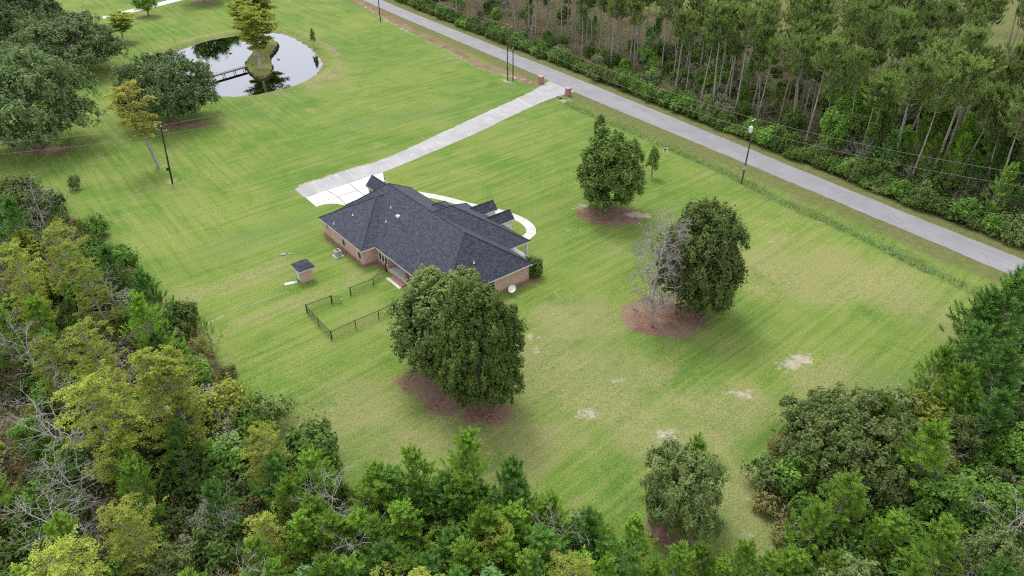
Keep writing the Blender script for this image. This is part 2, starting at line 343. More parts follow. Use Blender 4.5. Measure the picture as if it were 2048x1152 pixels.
def ground_material():
    g = NG('mown_grass_ground'); p = g.pos()
    a1 = g.n('ShaderNodeSeparateColor', {0: g.n('ShaderNodeVertexColor', layer_name='zone').outputs[0]}).outputs
    a2 = g.n('ShaderNodeSeparateColor', {0: g.n('ShaderNodeVertexColor', layer_name='zone2').outputs[0]}).outputs
    big = g.noise(p, .035, 4, .6, .4); mid = g.noise(p, .16, 5, .65, .5); fine = g.noise(p, 1.1, 4, .7); grain = g.noise(p, 5.5, 3, .8)
    # mower passes: long narrow streaks, two headings
    s1 = g.noise(g.scaled(p, (.05, 1.0, 1), R(-42)), 1.0, 5, .65, .1); s2 = g.noise(g.scaled(p, (.05, .9, 1), R(52)), 1.0, 5, .65, .1)
    sx = g.n('ShaderNodeSeparateXYZ', {0: p}).outputs[0]
    st = g.n('ShaderNodeMix', {0: g.ramp(g.math('MULTIPLY_ADD', mid, 20.0, sx), -28, -42), 2: s1, 3: s2}, data_type='FLOAT').outputs[0]
    c = g.mix(g.ramp(big, .36, .64), (.104, .190, .032), (.168, .232, .048))
    c = g.mix(g.math('MULTIPLY', g.ramp(mid, .44, .68), .55), c, (.222, .242, .080))
    c = g.mix(g.math('MULTIPLY', g.ramp(mid, .46, .30), .55), c, (.080, .155, .026))
    c = g.mix(g.math('MULTIPLY', g.ramp(st, .50, .62), .38), c, (.235, .255, .085))
    c = g.mix(g.math('MULTIPLY', g.ramp(st, .50, .38), .40), c, (.080, .150, .030))
    s3 = g.noise(g.scaled(p, (.02, 1.9, 1), R(-40)), 1.0, 2, .5, .05)
    c = g.mix(g.math('MULTIPLY', g.ramp(s3, .52, .62), .14), c, (.225, .265, .090))
    c = g.mix(g.math('MULTIPLY', g.ramp(s3, .48, .38), .14), c, (.070, .140, .028))
    # parched, tawny turf
    dm = g.math('MULTIPLY', g.ramp(g.math('ADD', a2[0], g.math('MULTIPLY_ADD', mid, 1.7, -.85)), .15, 1.05), g.ramp(g.math('ADD', fine, g.math('MULTIPLY', grain, .4)), .30, .85))
    c = g.mix(g.math('MULTIPLY', dm, .60), c, (.275, .245, .120))
    spot = g.math('MULTIPLY', g.ramp(g.noise(p, .30, 6, .75), .52, .72), g.ramp(fine, .42, .62))
    c = g.mix(g.math('MULTIPLY', spot, .45), c, (.275, .240, .130))
    c = g.mix(g.math('MULTIPLY', a2[2], g.math('MULTIPLY_ADD', fine, .7, .25)), c, (.120, .190, .055))
    vm = g.ramp(g.math('ADD', a2[1], g.math('MULTIPLY_ADD', mid, .8, -.4)), .35, .75)
    vc = g.mix(g.ramp(fine, .35, .7), (.105, .118, .038), (.180, .150, .080))
    c = g.mix(g.math('MULTIPLY', vm, .8), c, vc)
    # individual tufts
    c = g.mix(g.math('MULTIPLY', g.ramp(grain, .42, .68), .55), c, g.mix(1.0, c, (1.55, 1.45, 1.5), 'MULTIPLY'))
    c = g.mix(g.math('MULTIPLY', g.ramp(grain, .54, .32), .60), c, g.mix(1.0, c, (.45, .52, .45), 'MULTIPLY'))
    mm = g.ramp(g.math('ADD', a1[2], g.math('MULTIPLY_ADD', g.noise(p, .55, 6, .75), 2.2, -1.1)), .30, .75)
    mc = g.mix(g.ramp(g.noise(p, 3.0, 4, .75), .3, .7), (.105, .042, .033), (.310, .175, .145))
    mc = g.mix(g.math('MULTIPLY', g.ramp(mid, .40, .60), .55), mc, (.270, .205, .155))
    c = g.mix(g.math('MULTIPLY', mm, .93), c, mc)
    sm = g.ramp(g.math('ADD', a1[1], g.math('MULTIPLY_ADD', g.noise(p, .8, 6, .78), 2.6, -1.3)), .42, .85)
    c = g.mix(g.math('MULTIPLY', sm, .85), c, g.mix(fine, (.300, .240, .180), (.560, .500, .430)))
    fm = g.ramp(g.math('ADD', a1[0], g.math('MULTIPLY_ADD', g.noise(p, .5, 5, .7), .7, -.35)), .38, .60)
    fc = g.mix(g.ramp(fine, .3, .7), (.060, .040, .026), (.150, .115, .065))
    fc = g.mix(g.math('MULTIPLY', g.ramp(mid, .45, .65), .6), fc, (.050, .070, .020))
    c = g.mix(fm, c, fc)
    h = g.noise(p, 3.0, 2, .8)
    return g.finish(c, .95, .08, g.bump(h, .5, .12))

# ================================================================== paving
def asphalt(name, a, b, crack=.5):
    g = NG(name); p = g.pos()
    n = g.noise(p, .25, 5, .6); f = g.noise(p, 4, 4, .7); st = g.noise(g.scaled(p, (.9, .05, 1), R(-33)), 1.0, 4, .6)
    c = g.mix(g.ramp(n, .3, .7), a, b)
    c = g.mix(g.math('MULTIPLY', g.ramp(st, .5, .7), .35), c, tuple(x * 1.35 for x in b))
    c = g.mix(g.math('MULTIPLY', g.ramp(f, .4, .75), .25), c, tuple(x * 1.4 for x in b))
    v = g.n('ShaderNodeTexVoronoi', {'Vector': g.n('ShaderNodeVectorMath', {0: p, 1: g.n('ShaderNodeTexNoise', {'Vector': p, 'Scale': .8}).outputs[1]}, operation='ADD').outputs[0], 'Scale': .22}, feature='DISTANCE_TO_EDGE').outputs[0]
    c = g.mix(g.math('MULTIPLY', g.math('MULTIPLY', g.ramp(v, .035, .0), g.ramp(n, .4, .6)), crack), c, tuple(x * .45 for x in a))
    return g.finish(c, .85, .25, g.bump(f, .3, .02))
M['road'] = asphalt('worn_asphalt', (.225, .222, .236), (.270, .266, .280), .22)
M['drive'] = asphalt('pale_asphalt', (.300, .295, .300), (.400, .393, .396), .2)
def concrete():
    g = NG('pale_concrete'); p = g.pos()
    n = g.noise(p, .6, 5, .6); f = g.noise(p, 7, 3, .7); oi = g.n('ShaderNodeObjectInfo').outputs['Random']
    c = g.mix(g.ramp(n, .3, .75), (.52, .515, .49), (.66, .655, .63))
    c = g.mix(g.math('MULTIPLY', f, .18), c, (.42, .41, .38))
    c = g.mix(g.math('MULTIPLY', oi, .15), c, (.52, .51, .47))
    return g.finish(c, .85, .2)
M['concrete'] = concrete()
M['ground'] = ground_material()

# driveway centre line
DRV_C = gpoly([(596, 386), (660, 366), (720, 347), (785, 322), (850, 294), (920, 263), (990, 231), (1050, 202), (1090, 183), (1130, 168)])
# house frame: u along the rear wall, v towards the front
HA = R(-51.1); HU = (math.cos(HA), math.sin(HA)); HV = (-math.sin(HA), math.cos(HA)); HO = at(637, 435, 2.7)
def HW(u, v): return (HO[0] + u * HU[0] + v * HV[0], HO[1] + u * HU[1] + v * HV[1])
WALK_C = [HW(-4.5, 17.6), HW(-1.6, 19.4), HW(.8, 20.8), HW(3.2, 21.8), HW(6.8, 23.2), HW(10, 24.9), HW(13.1, 26.0), HW(15.9, 26.5), HW(18.7, 26.0), HW(20.5, 24.3), HW(20.6, 22.2), HW(20.2, 20.4)]
HOUSE_Z = [HW(-5, -1), HW(31, -1), HW(31, 22), HW(-5, 22)]
ground()

rng = np.random.default_rng(7); random.seed(7)
def strip(name, left, right, z, mat, jag=.12, n=6):
    """paved strip between two polylines with slightly ragged edges"""
    def dens(L):
        L = chaikin(L, 2, False); out = []
        for a, b in zip(L[:-1], L[1:]):
            k = max(1, int(math.dist(a, b) / .9))
            out += [(a[0] + (b[0] - a[0]) * i / k, a[1] + (b[1] - a[1]) * i / k) for i in range(k)]
        return out + [L[-1]]
    bm = bmesh.new()
    pts = dens(left) + dens(right)[::-1]
    vs = [bm.verts.new((p[0] + rng.normal(0, jag), p[1] + rng.normal(0, jag), z)) for p in pts]
    es = [bm.edges.new((vs[i], vs[(i + 1) % len(vs)])) for i in range(len(vs))]
    bmesh.ops.triangle_fill(bm, edges=es, use_beauty=True)
    for f in bm.faces:
        if f.normal.z < 0: f.normal_flip()
    me = bpy.data.meshes.new(name); bm.to_mesh(me); bm.free(); me.materials.append(mat)
    o = link(name, me); tag(o, kind='structure'); return o
strip('road', gpoly(ROAD_LO), gpoly(ROAD_HI), .030, M['road'], .06)
DL_ = [(590, 378), (602, 373), (650, 355), (705, 337), (752, 325), (800, 305), (870, 272), (960, 230), (1020, 203), (1062, 184), (1082, 172), (1092, 166), (1098, 163)]
DR_ = [(610, 395), (660, 379), (710, 363), (768, 345), (815, 325), (880, 298), (950, 268), (1010, 239), (1060, 215), (1095, 200), (1122, 191), (1140, 185), (1158, 184)]
strip('driveway', gpoly(DL_), gpoly(DR_), .026, M['drive'], .07)
p = gpoly([(205, 33), (240, 24), (290, 12), (345, -2), (420, -22)]); q = gpoly([(207, 38), (242, 30), (292, 19), (347, 5), (424, -14)])
strip('path', p, q, .02, M['concrete'], .05)

# concrete apron and walkway: every slab its own piece
apron = empty('driveway_apron', (*at(680, 390), 0)); tag(apron, kind='structure')
def slab(parent, pts, z=.034, gap=.07):
    cx = sum(p[0] for p in pts) / len(pts); cy = sum(p[1] for p in pts) / len(pts)
    q = []
    for p in pts:
        d = math.hypot(p[0] - cx, p[1] - cy); k = (d - gap) / d
        q.append((cx + (p[0] - cx) * k - parent.location.x, cy + (p[1] - cy) * k - parent.location.y))
    if sum(a[0] * b[1] - b[0] * a[1] for a, b in zip(q, q[1:] + q[:1])) < 0: q = q[::-1]
    return MB().prism(q, -.05, z).build('concrete_slab', M['concrete'], parent)
jm = gpoly([(611, 396), (766, 346), (768, 360), (780, 372), (774, 377), (732, 391), (692, 409.5), (690, 410), (660, 407), (645, 409), (632, 413)])
jm = [(p[0] - apron.location.x, p[1] - apron.location.y) for p in jm]
MB().prism(jm[::-1], -.06, .016).build('joint_filler', plain('dark_joint_filler', (.10, .10, .095), .9, .1, .2), apron)
rows = [[(610, 395), (654, 381), (698, 366.5), (742, 352), (766, 345), (765, 356)],
        [(626, 409), (676, 394), (714, 381), (752, 369), (772, 362), (778, 366)],
        ]
for i in range(4):
    slab(apron, gpoly([rows[0][i], rows[0][i + 1], rows[1][i + 1], rows[1][i]]))
slab(apron, gpoly([(626, 409), (632, 414), (645, 409.5), (660, 407.5), (675, 408), (690, 411), (692, 409), (676, 394)]))
slab(apron, gpoly([(676, 394), (692, 409), (731, 392), (714, 381)])); slab(apron, gpoly([(714, 381), (731, 392), (775, 378), (752, 369)]))
slab(apron, gpoly([(766, 345), (768, 350), (768, 360), (780, 372), (772, 362)]))
walk = empty('walkway', (*at(1000, 420), 0)); tag(walk, kind='structure')
WL = chaikin(WALK_C, 3, False)
def along(L, step):
    out = [L[0]]; acc = 0
    for a, b in zip(L[:-1], L[1:]):
        d = math.dist(a, b); 
        while acc + d >= step:
            t = (step - acc) / d; a = (a[0] + (b[0] - a[0]) * t, a[1] + (b[1] - a[1]) * t); out.append(a); d = math.dist(a, b); acc = 0
        acc += d
    return out
WP = along(WL, 1.5)
def side(L, i, h):
    a, b = L[max(i - 1, 0)], L[min(i + 1, len(L) - 1)]; d = math.dist(a, b)
    return (L[i][0] - (b[1] - a[1]) / d * h, L[i][1] + (b[0] - a[0]) / d * h)
for i in range(len(WP) - 1):
    slab(walk, [side(WP, i, .78), side(WP, i + 1, .78), side(WP, i + 1, -.78), side(WP, i, -.78)], .03, .035)

# ------------------------------------------------------------------ pond
def water():
    g = NG('still_pond_water'); p = g.pos()
    h = g.noise(g.scaled(p, (.5, 1.4, 1)), 2.2, 3, .6)
    return g.finish((.28, .30, .345), .02, .5, g.bump(h, .025, .05), Metallic=1.0)
M['water'] = water()
ring = [(POND_G[i][0], POND_G[i][1]) for i in range(len(POND_G))]
cx = sum(p[0] for p in ring) / len(ring); cy = sum(p[1] for p in ring) / len(ring)
big = [(cx + (p[0] - cx) * 1.12, cy + (p[1] - cy) * 1.12) for p in ring]
me = new_mesh('pond_water', [(p[0], p[1], -.62) for p in big], [tuple(range(len(big)))[::-1]], [M['water']])
if me.polygons[0].normal.z < 0: me.flip_normals()
tag(link('pond_water', me), kind='structure')

def island():
    g = NG('island_turf'); p = g.pos(); geo = g.n('ShaderNodeNewGeometry'); nz = g.n('ShaderNodeSeparateXYZ', {0: geo.outputs['True Normal']}).outputs[2]
    n = g.noise(p, .5, 5, .7); f = g.noise(p, 3, 4, .7)
    c = g.mix(g.ramp(n, .35, .65), (.140, .185, .045), (.250, .220, .095))
    c = g.mix(g.math('MULTIPLY', g.ramp(f, .4, .7), .3), c, (.090, .130, .032))
    c = g.mix(g.ramp(nz, .75, .45), c, g.mix(f, (.035, .024, .016), (.110, .080, .050)))
    m = g.finish(c, .95, .08, g.bump(f, .6, .15))
    L = ISLE_G; n_ = len(L); V = []; F = []
    cx = sum(p[0] for p in L) / n_; cy = sum(p[1] for p in L) / n_
    L2 = []
    for a, b in zip(L, L[1:] + L[:1]):
        k = max(1, int(math.dist(a, b) / .6)); L2 += [(a[0] + (b[0] - a[0]) * i / k, a[1] + (b[1] - a[1]) * i / k) for i in range(k)]
    n_ = len(L2)
    jit = [rng.normal(0, .22) for _ in range(n_)]
    for sc, z in ((1.03, -1.1), (1.02, -.45), (1.0, -.02), (.93, .12), (.7, .2), (.35, .26)):
        for i, p_ in enumerate(L2):
            j = jit[i] * (1 if sc > .95 else .3)
            V.append((cx + (p_[0] - cx) * sc + j, cy + (p_[1] - cy) * sc + j * .7, z + (rng.normal(0, .05) if z > -.5 else 0)))
    for r in range(5):
        for i in range(n_): F.append((r * n_ + i, r * n_ + (i + 1) % n_, (r + 1) * n_ + (i + 1) % n_, (r + 1) * n_ + i))
    F.append(tuple(5 * n_ + i for i in range(n_)))
    me = new_mesh('island', V, F, [m])
    bm = bmesh.new(); bm.from_mesh(me); bmesh.ops.recalc_face_normals(bm, faces=bm.faces); bm.to_mesh(me); bm.free()
    o = link('island', me); tag(o, kind='structure')
island()

# ================================================================== HOUSE
def brick(name, c1, c2, mortar, scale=1.0):
    g = NG(name); uv = g.n('ShaderNodeUVMap').outputs[0]
    b = g.n('ShaderNodeTexBrick', {'Vector': uv, 'Color1': (*c1, 1), 'Color2': (*c2, 1), 'Mortar': (*mortar, 1), 'Scale': scale, 'Mortar Size': .012, 'Brick Width': .24, 'Row Height': .085, 'Bias': -.1}, offset=.5)
    n = g.noise(uv, 5, 4, .7)
    w = g.noise(uv, .5, 4, .6)
    c = g.mix(g.math('MULTIPLY', g.ramp(n, .52, .68), .65), b.outputs[0], (.62, .52, .47))
    c = g.mix(g.math('MULTIPLY', g.ramp(n, .46, .34), .55), c, tuple(x * .6 for x in c1))
    c = g.mix(g.math('MULTIPLY', g.ramp(w, .5, .75), .2), c, tuple(x * .7 for x in c1))
    return g.finish(c, .9, .15, g.bump(b.outputs[1], -.4, .01))
M['brick'] = brick('pink_brick', (.50, .245, .205), (.66, .43, .385), (.70, .61, .57))
M['brick_red'] = brick('red_brick', (.34, .12, .085), (.42, .19, .14), (.42, .34, .30))
def shingles():
    g = NG('charcoal_shingles'); uv = g.n('ShaderNodeUVMap').outputs[0]
    b = g.n('ShaderNodeTexBrick', {'Vector': uv, 'Color1': (.028, .032, .048, 1), 'Color2': (.074, .081, .116, 1), 'Mortar': (.009, .010, .016, 1), 'Scale': 1.0, 'Mortar Size': .012, 'Mortar Smooth': .3, 'Brick Width': .42, 'Row Height': .20, 'Bias': -.1}, offset=.37)
    n = g.noise(uv, .35, 5, .6); f = g.noise(g.scaled(uv, (.5, 1, 1)), 7, 3, .7); st = g.noise(g.scaled(uv, (1.2, .06, 1)), 1.0, 3)
    c = g.mix(g.math('MULTIPLY', g.ramp(f, .50, .68), .45), b.outputs[0], (.115, .122, .160))
    c = g.mix(g.math('MULTIPLY', g.ramp(n, .4, .7), .3), c, (.036, .040, .060))
    c = g.mix(g.math('MULTIPLY', g.ramp(st, .55, .72), .18), c, (.072, .078, .105))
    h = g.math('ADD', b.outputs[1], g.math('MULTIPLY', f, -.4))
    return g.finish(c, .75, .32, g.bump(h, -.9, .03))
M['shingle'] = shingles()
M['trim'] = plain('white_trim', (.74, .73, .71), .5, .4, .06)
M['glass'] = plain('dark_window_glass', (.012, .014, .018), .06, .6, .1)
M['white_metal'] = plain('white_painted_metal', (.72, .72, .70), .4, .5, .06)
M['dark_void'] = plain('shaded_ceiling_paint', (.30, .29, .28), .7, .3, .1)

house = empty('brick_house', (*HW(15, 9), 0), HA)
tag(house, 'low pink brick house with charcoal hipped roof standing in the middle of the lawn', 'house')
def hp(u, v): return (u - 15.0, v - 9.0)       # house-local metres, origin mid-plan
EAVE = 2.7
def uvbox(mb, u0, u1, v0, v1, z0, z1): a = hp(u0, v0); b = hp(u1, v1); return mb.box(a[0], b[0], a[1], b[1], z0, z1)
foot = [(.35, .35), (12.65, .35), (12.65, 2.5), (15.7, 2.5), (15.7, 5.2), (24.5, 5.2), (24.5, 2.5), (29.85, 2.5), (29.85, 16.0), (24.6, 16.0), (24.6, 17.2), (20.6, 17.2), (20.6, 19.4), (12.4, 19.4), (12.4, 17.4), (7.6, 17.4), (7.6, 16.0), (.35, 16.0)]
MB().prism([hp(*p) for p in foot], 0, EAVE - .06).build('wall', M['brick'], house)
# red brick base course, 25 mm proud
mb = MB()
for (a, b) in zip(foot, foot[1:] + foot[:1]):
    d = (b[0] - a[0], b[1] - a[1]); L = math.hypot(*d); n = (d[1] / L, -d[0] / L)
    e = (d[0] / L * .025, d[1] / L * .025)
    q = [hp(a[0] - e[0], a[1] - e[1]), hp(b[0] + e[0], b[1] + e[1]), hp(b[0] + e[0] + n[0] * .025, b[1] + e[1] + n[1] * .025), hp(a[0] - e[0] + n[0] * .025, a[1] - e[1] + n[1] * .025)]
    mb.prism(q[::-1], -.05, .34)
mb.build('base_course', M['brick_red'], house)

ROOFS = []
def hip_roof(u0, u1, v0, v1, axis, r0, r1, zr, ze=EAVE, edges='', label=None):
    """hip roof over a rectangle; ridge along axis from r0 to r1 at mid width; edges = fascia sides"""
    A, B, C, D = [Vector((*hp(*p), ze)) for p in ((u0, v0), (u1, v0), (u1, v1), (u0, v1))]
    if axis == 'u':
        vm = (v0 + v1) / 2; P, Q = Vector((*hp(r0, vm), zr)), Vector((*hp(r1, vm), zr))
        faces = [(A, B, Q, P), (B, C, Q), (C, D, P, Q), (D, A, P)]; hips = [(A, P), (B, Q), (C, Q), (D, P), (P, Q)]
    else:
        um = (u0 + u1) / 2; P, Q = Vector((*hp(um, r0), zr)), Vector((*hp(um, r1), zr))
        faces = [(A, B, P), (B, C, Q, P), (C, D, Q), (D, A, P, Q)]; hips = [(A, P), (B, P), (C, Q), (D, Q), (P, Q)]
    mb = MB()
    for f in faces: mb.poly(f)
    o = mb.build('roof', M['shingle'], house)
    cap = MB()
    for a, b in hips:
        if (b - a).length > .2: cap.tube([a + Vector((0, 0, .0)), b + Vector((0, 0, .0))], .085, 5)
    cap.build('ridge_cap', M['shingle'], o)
    mb = MB()   # soffit and fascia boards
    mb.poly([Vector((p.x, p.y, ze - .04)) for p in (D, C, B, A)])
    mb.build('soffit', M['trim'], o)
    a0, b0, a1, b1 = A.x, A.y, C.x, C.y
    fb = MB(); t = .03
    if 'b' in edges: fb.box(a0 + t, a1 - t, b0 + .02, b0 + .02 + t, ze - .24, ze - .006)
    if 'f' in edges: fb.box(a0 + t, a1 - t, b1 - .02 - t, b1 - .02, ze - .24, ze - .006)
    if 'l' in edges: fb.box(a0 + .02, a0 + .02 + t, b0 + .055, b1 - .055, ze - .24, ze - .006)
    if 'r' in edges: fb.box(a1 - .02 - t, a1 - .02, b0 + .055, b1 - .055, ze - .24, ze - .006)
    if fb.v: fb.build('fascia', M['trim'], o)
    # thin drip edge that shows as the white line under the shingles
    return o
hip_roof(0, 30.25, 2.15, 16.4, 'u', 5.5, 24.75, 7.55, edges='bflr')
hip_roof(-.01, 13.02, 0, 15.0, 'v', 6.5, 8.6, 6.55, edges='blr', ze=EAVE + .004)
hip_roof(10.1, 25.3, 4.0, 20.05, 'v', 9.75, 12.1, 7.8, edges='flr', ze=EAVE + .008)
hip_roof(7.4, 15.0, 6.0, 17.9, 'v', 10.0, 13.9, 5.1, edges='fl', ze=EAVE + .012)
def gable_roof(axis, c, half, a0, a1, ze, zr, wall_in):
    """small gable: ridge along axis from a0 (buried in the main roof) to a1 (front)"""
    f = (lambda a, b: Vector((*hp(b, a), 0))) if axis == 'v' else (lambda a, b: Vector((*hp(a, b), 0)))
    up = lambda p, z: Vector((p.x, p.y, z))
    mb = MB()
    for s in (-1, 1):
        e0, e1, r0, r1 = up(f(a0, c + s * half), ze), up(f(a1, c + s * half), ze), up(f(a0, c), zr), up(f(a1, c), zr)
        q = [e0, e1, r1, r0]
        n = (q[1] - q[0]).cross(q[2] - q[0])
        if n.z < 0: q = q[::-1]
        mb.poly(q); mb.poly([p - Vector((0, 0, .10)) for p in q[::-1]])
    o = mb.build('gable_roof', M['shingle'], house)
    cap = MB().tube([up(f(a0, c), zr), up(f(a1, c), zr)], .085, 5).build('ridge_cap', M['shingle'], o)
    rk = MB()
    for s in (-1, 1):
        dirn = f(a1 + .03 * (1 if a1 > a0 else -1), 0) - f(a1, 0)
        e1, r1 = up(f(a1, c + s * half), ze), up(f(a1, c), zr)
        rk.poly([e1 + dirn, r1 + dirn, r1 + dirn - Vector((0, 0, .26)), e1 + dirn - Vector((0, 0, .22))])
        k0, k1 = up(f(a0, c + s * (half + .01)), ze), up(f(a1, c + s * (half + .01)), ze)
        rk.poly([k0 - Vector((0, 0, .02)), k1 - Vector((0, 0, .02)), k1 - Vector((0, 0, .22)), k0 - Vector((0, 0, .22))])
    rk.build('rake_board', M['trim'], o)
    # gable wall and posts below
    w = MB(); h2 = half - .22; ain = a1 - (wall_in if a1 > a0 else -wall_in)
    base = [f(ain, c - h2), f(ain, c + h2)]
    zt = ze + (zr - ze) * .86
    w.poly([up(base[0], 2.55), up(base[1], 2.55), up(base[1], ze - .1), up(f(ain, c), zt), up(base[0], ze - .1)])
    w.build('gable_wall', M['trim'], house)
    return o
for c in (14.45, 18.5):
    gable_roof('v', c, 1.05, 16.6, 21.85, 3.25, 4.4, .3)
    for s in (-1, 1):
        p_ = MB(); uvbox(p_, c + s * .72 - .13, c + s * .72 + .13, 21.2, 21.46, 0, 3.2); p_.build('column', M['trim'], house)
    p_ = MB(); uvbox(p_, c - .85, c + .85, 19.45, 21.1, 0.0, 3.15); p_.build('entry_bay', M['trim'], house)
gable_roof('u', 11.85, 1.3, 3.0, -4.55, 3.2, 4.65, .3)
for s in (-1, 1):
    p_ = MB(); uvbox(p_, -4.1, -3.7, 11.85 + s * .9 - .2, 11.85 + s * .9 + .2, 0, 3.15); p_.build('brick_pier', M['brick'], house)
p_ = MB(); uvbox(p_, -.4, .33, 10.9, 12.8, 0, 3.1); p_.build('garage_lobby', M['brick'], house)
# porch columns at the right front corner
for u, v in ((24.95, 19.7), (24.95, 16.9), (21.2, 19.75)):
    p_ = MB(); uvbox(p_, u - .14, u + .14, v - .14, v + .14, .12, EAVE - .05); uvbox(p_, u - .2, u + .2, v - .2, v + .2, .1, .3); p_.build('column', M['trim'], house)
p_ = MB(); uvbox(p_, 20.6, 25.2, 17.22, 20.0, -.05, .12); p_.build('front_porch_slab', M['concrete'], house)
# rear porch: slab, steps, brick piers
p_ = MB(); uvbox(p_, 15.75, 24.45, 2.35, 5.15, -.05, .32); o = p_.build('rear_porch_slab', M['concrete'], house)
for k in range(2):
    p_ = MB(); uvbox(p_, 17.6, 20.6, 1.55 + k * .4, 2.33, -.05 + k * .001, .15 + k * .13); p_.build('step', M['brick_red'], house)
p_ = MB(); uvbox(p_, 17.3, 20.7, 1.1, 1.53, -.04, .05); p_.build('step', M['concrete'], house)
for u in (20.1, 24.2):
    p_ = MB(); uvbox(p_, u - .22, u + .22, 2.55, 2.99, .32, EAVE - .05); p_.build('brick_pier', M['brick_red'], house)

def window(u0, z0, wd, ht, v=None, u=None, split=.3, name='window'):
    """double hung window on a wall facing -v (v given) or +u (u given)"""
    if v is not None: T = lambda a, d, z: (*hp(u0 + a, v - d), z)
    else: T = lambda a, d, z: (*hp(u + d, u0 + a), z)
    def bx(mb, a0, a1, d0, d1, za, zb):
        pts = [T(a0, d0, 0)[:2], T(a1, d0, 0)[:2], T(a1, d1, 0)[:2], T(a0, d1, 0)[:2]]
        if sum(p[0] * q[1] - q[0] * p[1] for p, q in zip(pts, pts[1:] + pts[:1])) < 0: pts = pts[::-1]
        mb.prism(pts, za, zb)
    t = .09; zs = z0 + ht * (1 - split)
    f = MB()
    bx(f, 0, t, 0.003, .06, z0, z0 + ht); bx(f, wd - t, wd, 0.003, .06, z0, z0 + ht)
    bx(f, t, wd - t, 0.003, .06, z0 + ht - t, z0 + ht); bx(f, t, wd - t, 0.003, .06, z0, z0 + t)
    if split: bx(f, t, wd - t, 0.003, .06, zs - .04, zs + .05)
    o = f.build(name, M['trim'], house)
    for za, zb in (((z0 + t, zs - .04), (zs + .05, z0 + ht - t)) if split else ((z0 + t, z0 + ht - t),)):
        g_ = MB(); bx(g_, t, wd - t, .004, .03, za, zb); g_.build('pane', M['glass'], o)
    sl = MB(); bx(sl, -.05, wd + .05, .003, .10, z0 - .09, z0 - .002); sl.build('sill', M['brick_red'], o)
window(1.55, 1.55, .75, .75, v=.35, split=0)
window(6.45, .75, 1.0, 1.7, v=.35); window(11.2, .75, 1.0, 1.7, v=.35)
for k in range(3): window(13.35 + k * .78, .75, .74, 1.7, v=2.5)
window(9.2, .75, 1.0, 1.6, u=29.85); window(5.0, .75, 1.0, 1.6, u=29.85)
d_ = MB(); uvbox(d_, 18.5, 20.4, 5.12, 5.197, .33, 2.4); d_.build('patio_door', M['glass'], house)
# roof vents
def on_roof(u, v):
    zz = [EAVE + min((v - 2.15) * .681, 9)]
    if u < 13: zz.append(EAVE + min(v * .592, (13 - u) * .592, u * .592))
    if u > 24.7: zz = [EAVE + (30.25 - u) * .88]
    return max(zz)
def from_roof(px, py):
    for i in range(600):
        z = 8 - i * .01; X, Y = at(px, py, z); dx, dy = X - HO[0], Y - HO[1]
        u, v = dx * HU[0] + dy * HU[1], dx * HV[0] + dy * HV[1]
        if z <= on_roof(u, v): return u, v, z
    return u, v, z
for px, py in ((668, 448), (706, 431), (782, 416), (772, 444), (948, 526)):
    u, v, z = from_roof(px, py); x, y = hp(u, v)
    MB().tube([(x, y, z - .1), (x, y, z + .32)], .055, 8).tube([(x, y, z + .01), (x, y, z + .06)], [.16, .07], 8).build('vent_pipe', M['white_metal'], house)
u, v, z = from_roof(796, 434); x, y = hp(u, v)
MB().box(x - .28, x + .28, y - .22, y + .22, z - .1, z + .24).build('roof_vent', M['white_metal'], house)

# ================================================================== SMALL STRUCTURES
shed = empty('pump_house', (*HW(10.35, -7.45), 0), HA); tag(shed, 'small square brick pump house with dark pyramid roof on the lawn behind the house', 'shed')
sw = MB().box(-.95, .95, -.82, .82, -.05, 2.0).build('wall', M['brick'], shed)
sr = MB()
for a, b in (((-1.35, -1.2), (1.35, -1.2)), ((1.35, -1.2), (1.35, 1.2)), ((1.35, 1.2), (-1.35, 1.2)), ((-1.35, 1.2), (-1.35, -1.2))): sr.poly([(*a, 2.05), (*b, 2.05), (0, 0, 2.95)])
rf = sr.build('roof', M['shingle'], shed)
MB().box(-1.33, 1.33, -1.18, 1.18, 1.88, 2.046).build('fascia', M['trim'], shed)
dr = MB().box(-.62, .42, -.875, -.823, .02, 1.85).build('door', M['white_metal'], shed)
MB().box(.28, .34, -.915, -.877, .85, 1.05).build('handle', plain('black_metal', (.02, .02, .022), .45, .5, .1), dr)
M['black'] = bpy.data.materials['black_metal']
o = MB().box(-.85, .85, -.3, .3, -.03, .10).build('step_slab', M['concrete']); o.location = (*at(582, 567), 0); o.rotation_euler.z = HA + R(75)
tag(o, 'grey white concrete slab lying in the grass beside the pump house', 'slab')

ac = empty('air_conditioner', (*HW(7.7, -1.15), 0), HA); tag(ac, 'grey outdoor air conditioner unit on a white pad beside the rear brick wall', 'air conditioner')
MB().box(-.62, .62, -.62, .62, -.03, .08).build('pad', M['concrete'], ac)
M['grey_metal'] = plain('pale_grey_metal', (.42, .44, .43), .5, .5, .1)
ab = MB()
ab.box(-.42, .42, -.42, .42, .082, .95)
bd = ab.build('casing', M['grey_metal'], ac)
MB().tube([(0, 0, .952), (0, 0, .965)], .33, 20).build('fan_grille', M['black'], bd)
for k in range(6):
    MB().box(-.435, .435, -.435, .435, .17 + k * .12, .19 + k * .12).build('louvre', M['grey_metal'], bd)

M['lid'] = plain('green_grey_lid', (.19, .24, .21), .6, .3, .2)
o = MB().tube([(0, 0, -.02), (0, 0, .10), (0, 0, .13)], [.42, .42, .3], 14).tube([(.9, .1, -.02), (.9, .1, .09)], .25, 10).build('septic_lid', M['lid']); o.location = (*at(567, 509), 0)
tag(o, 'round grey green septic tank lid in the lawn behind the house', 'lid')
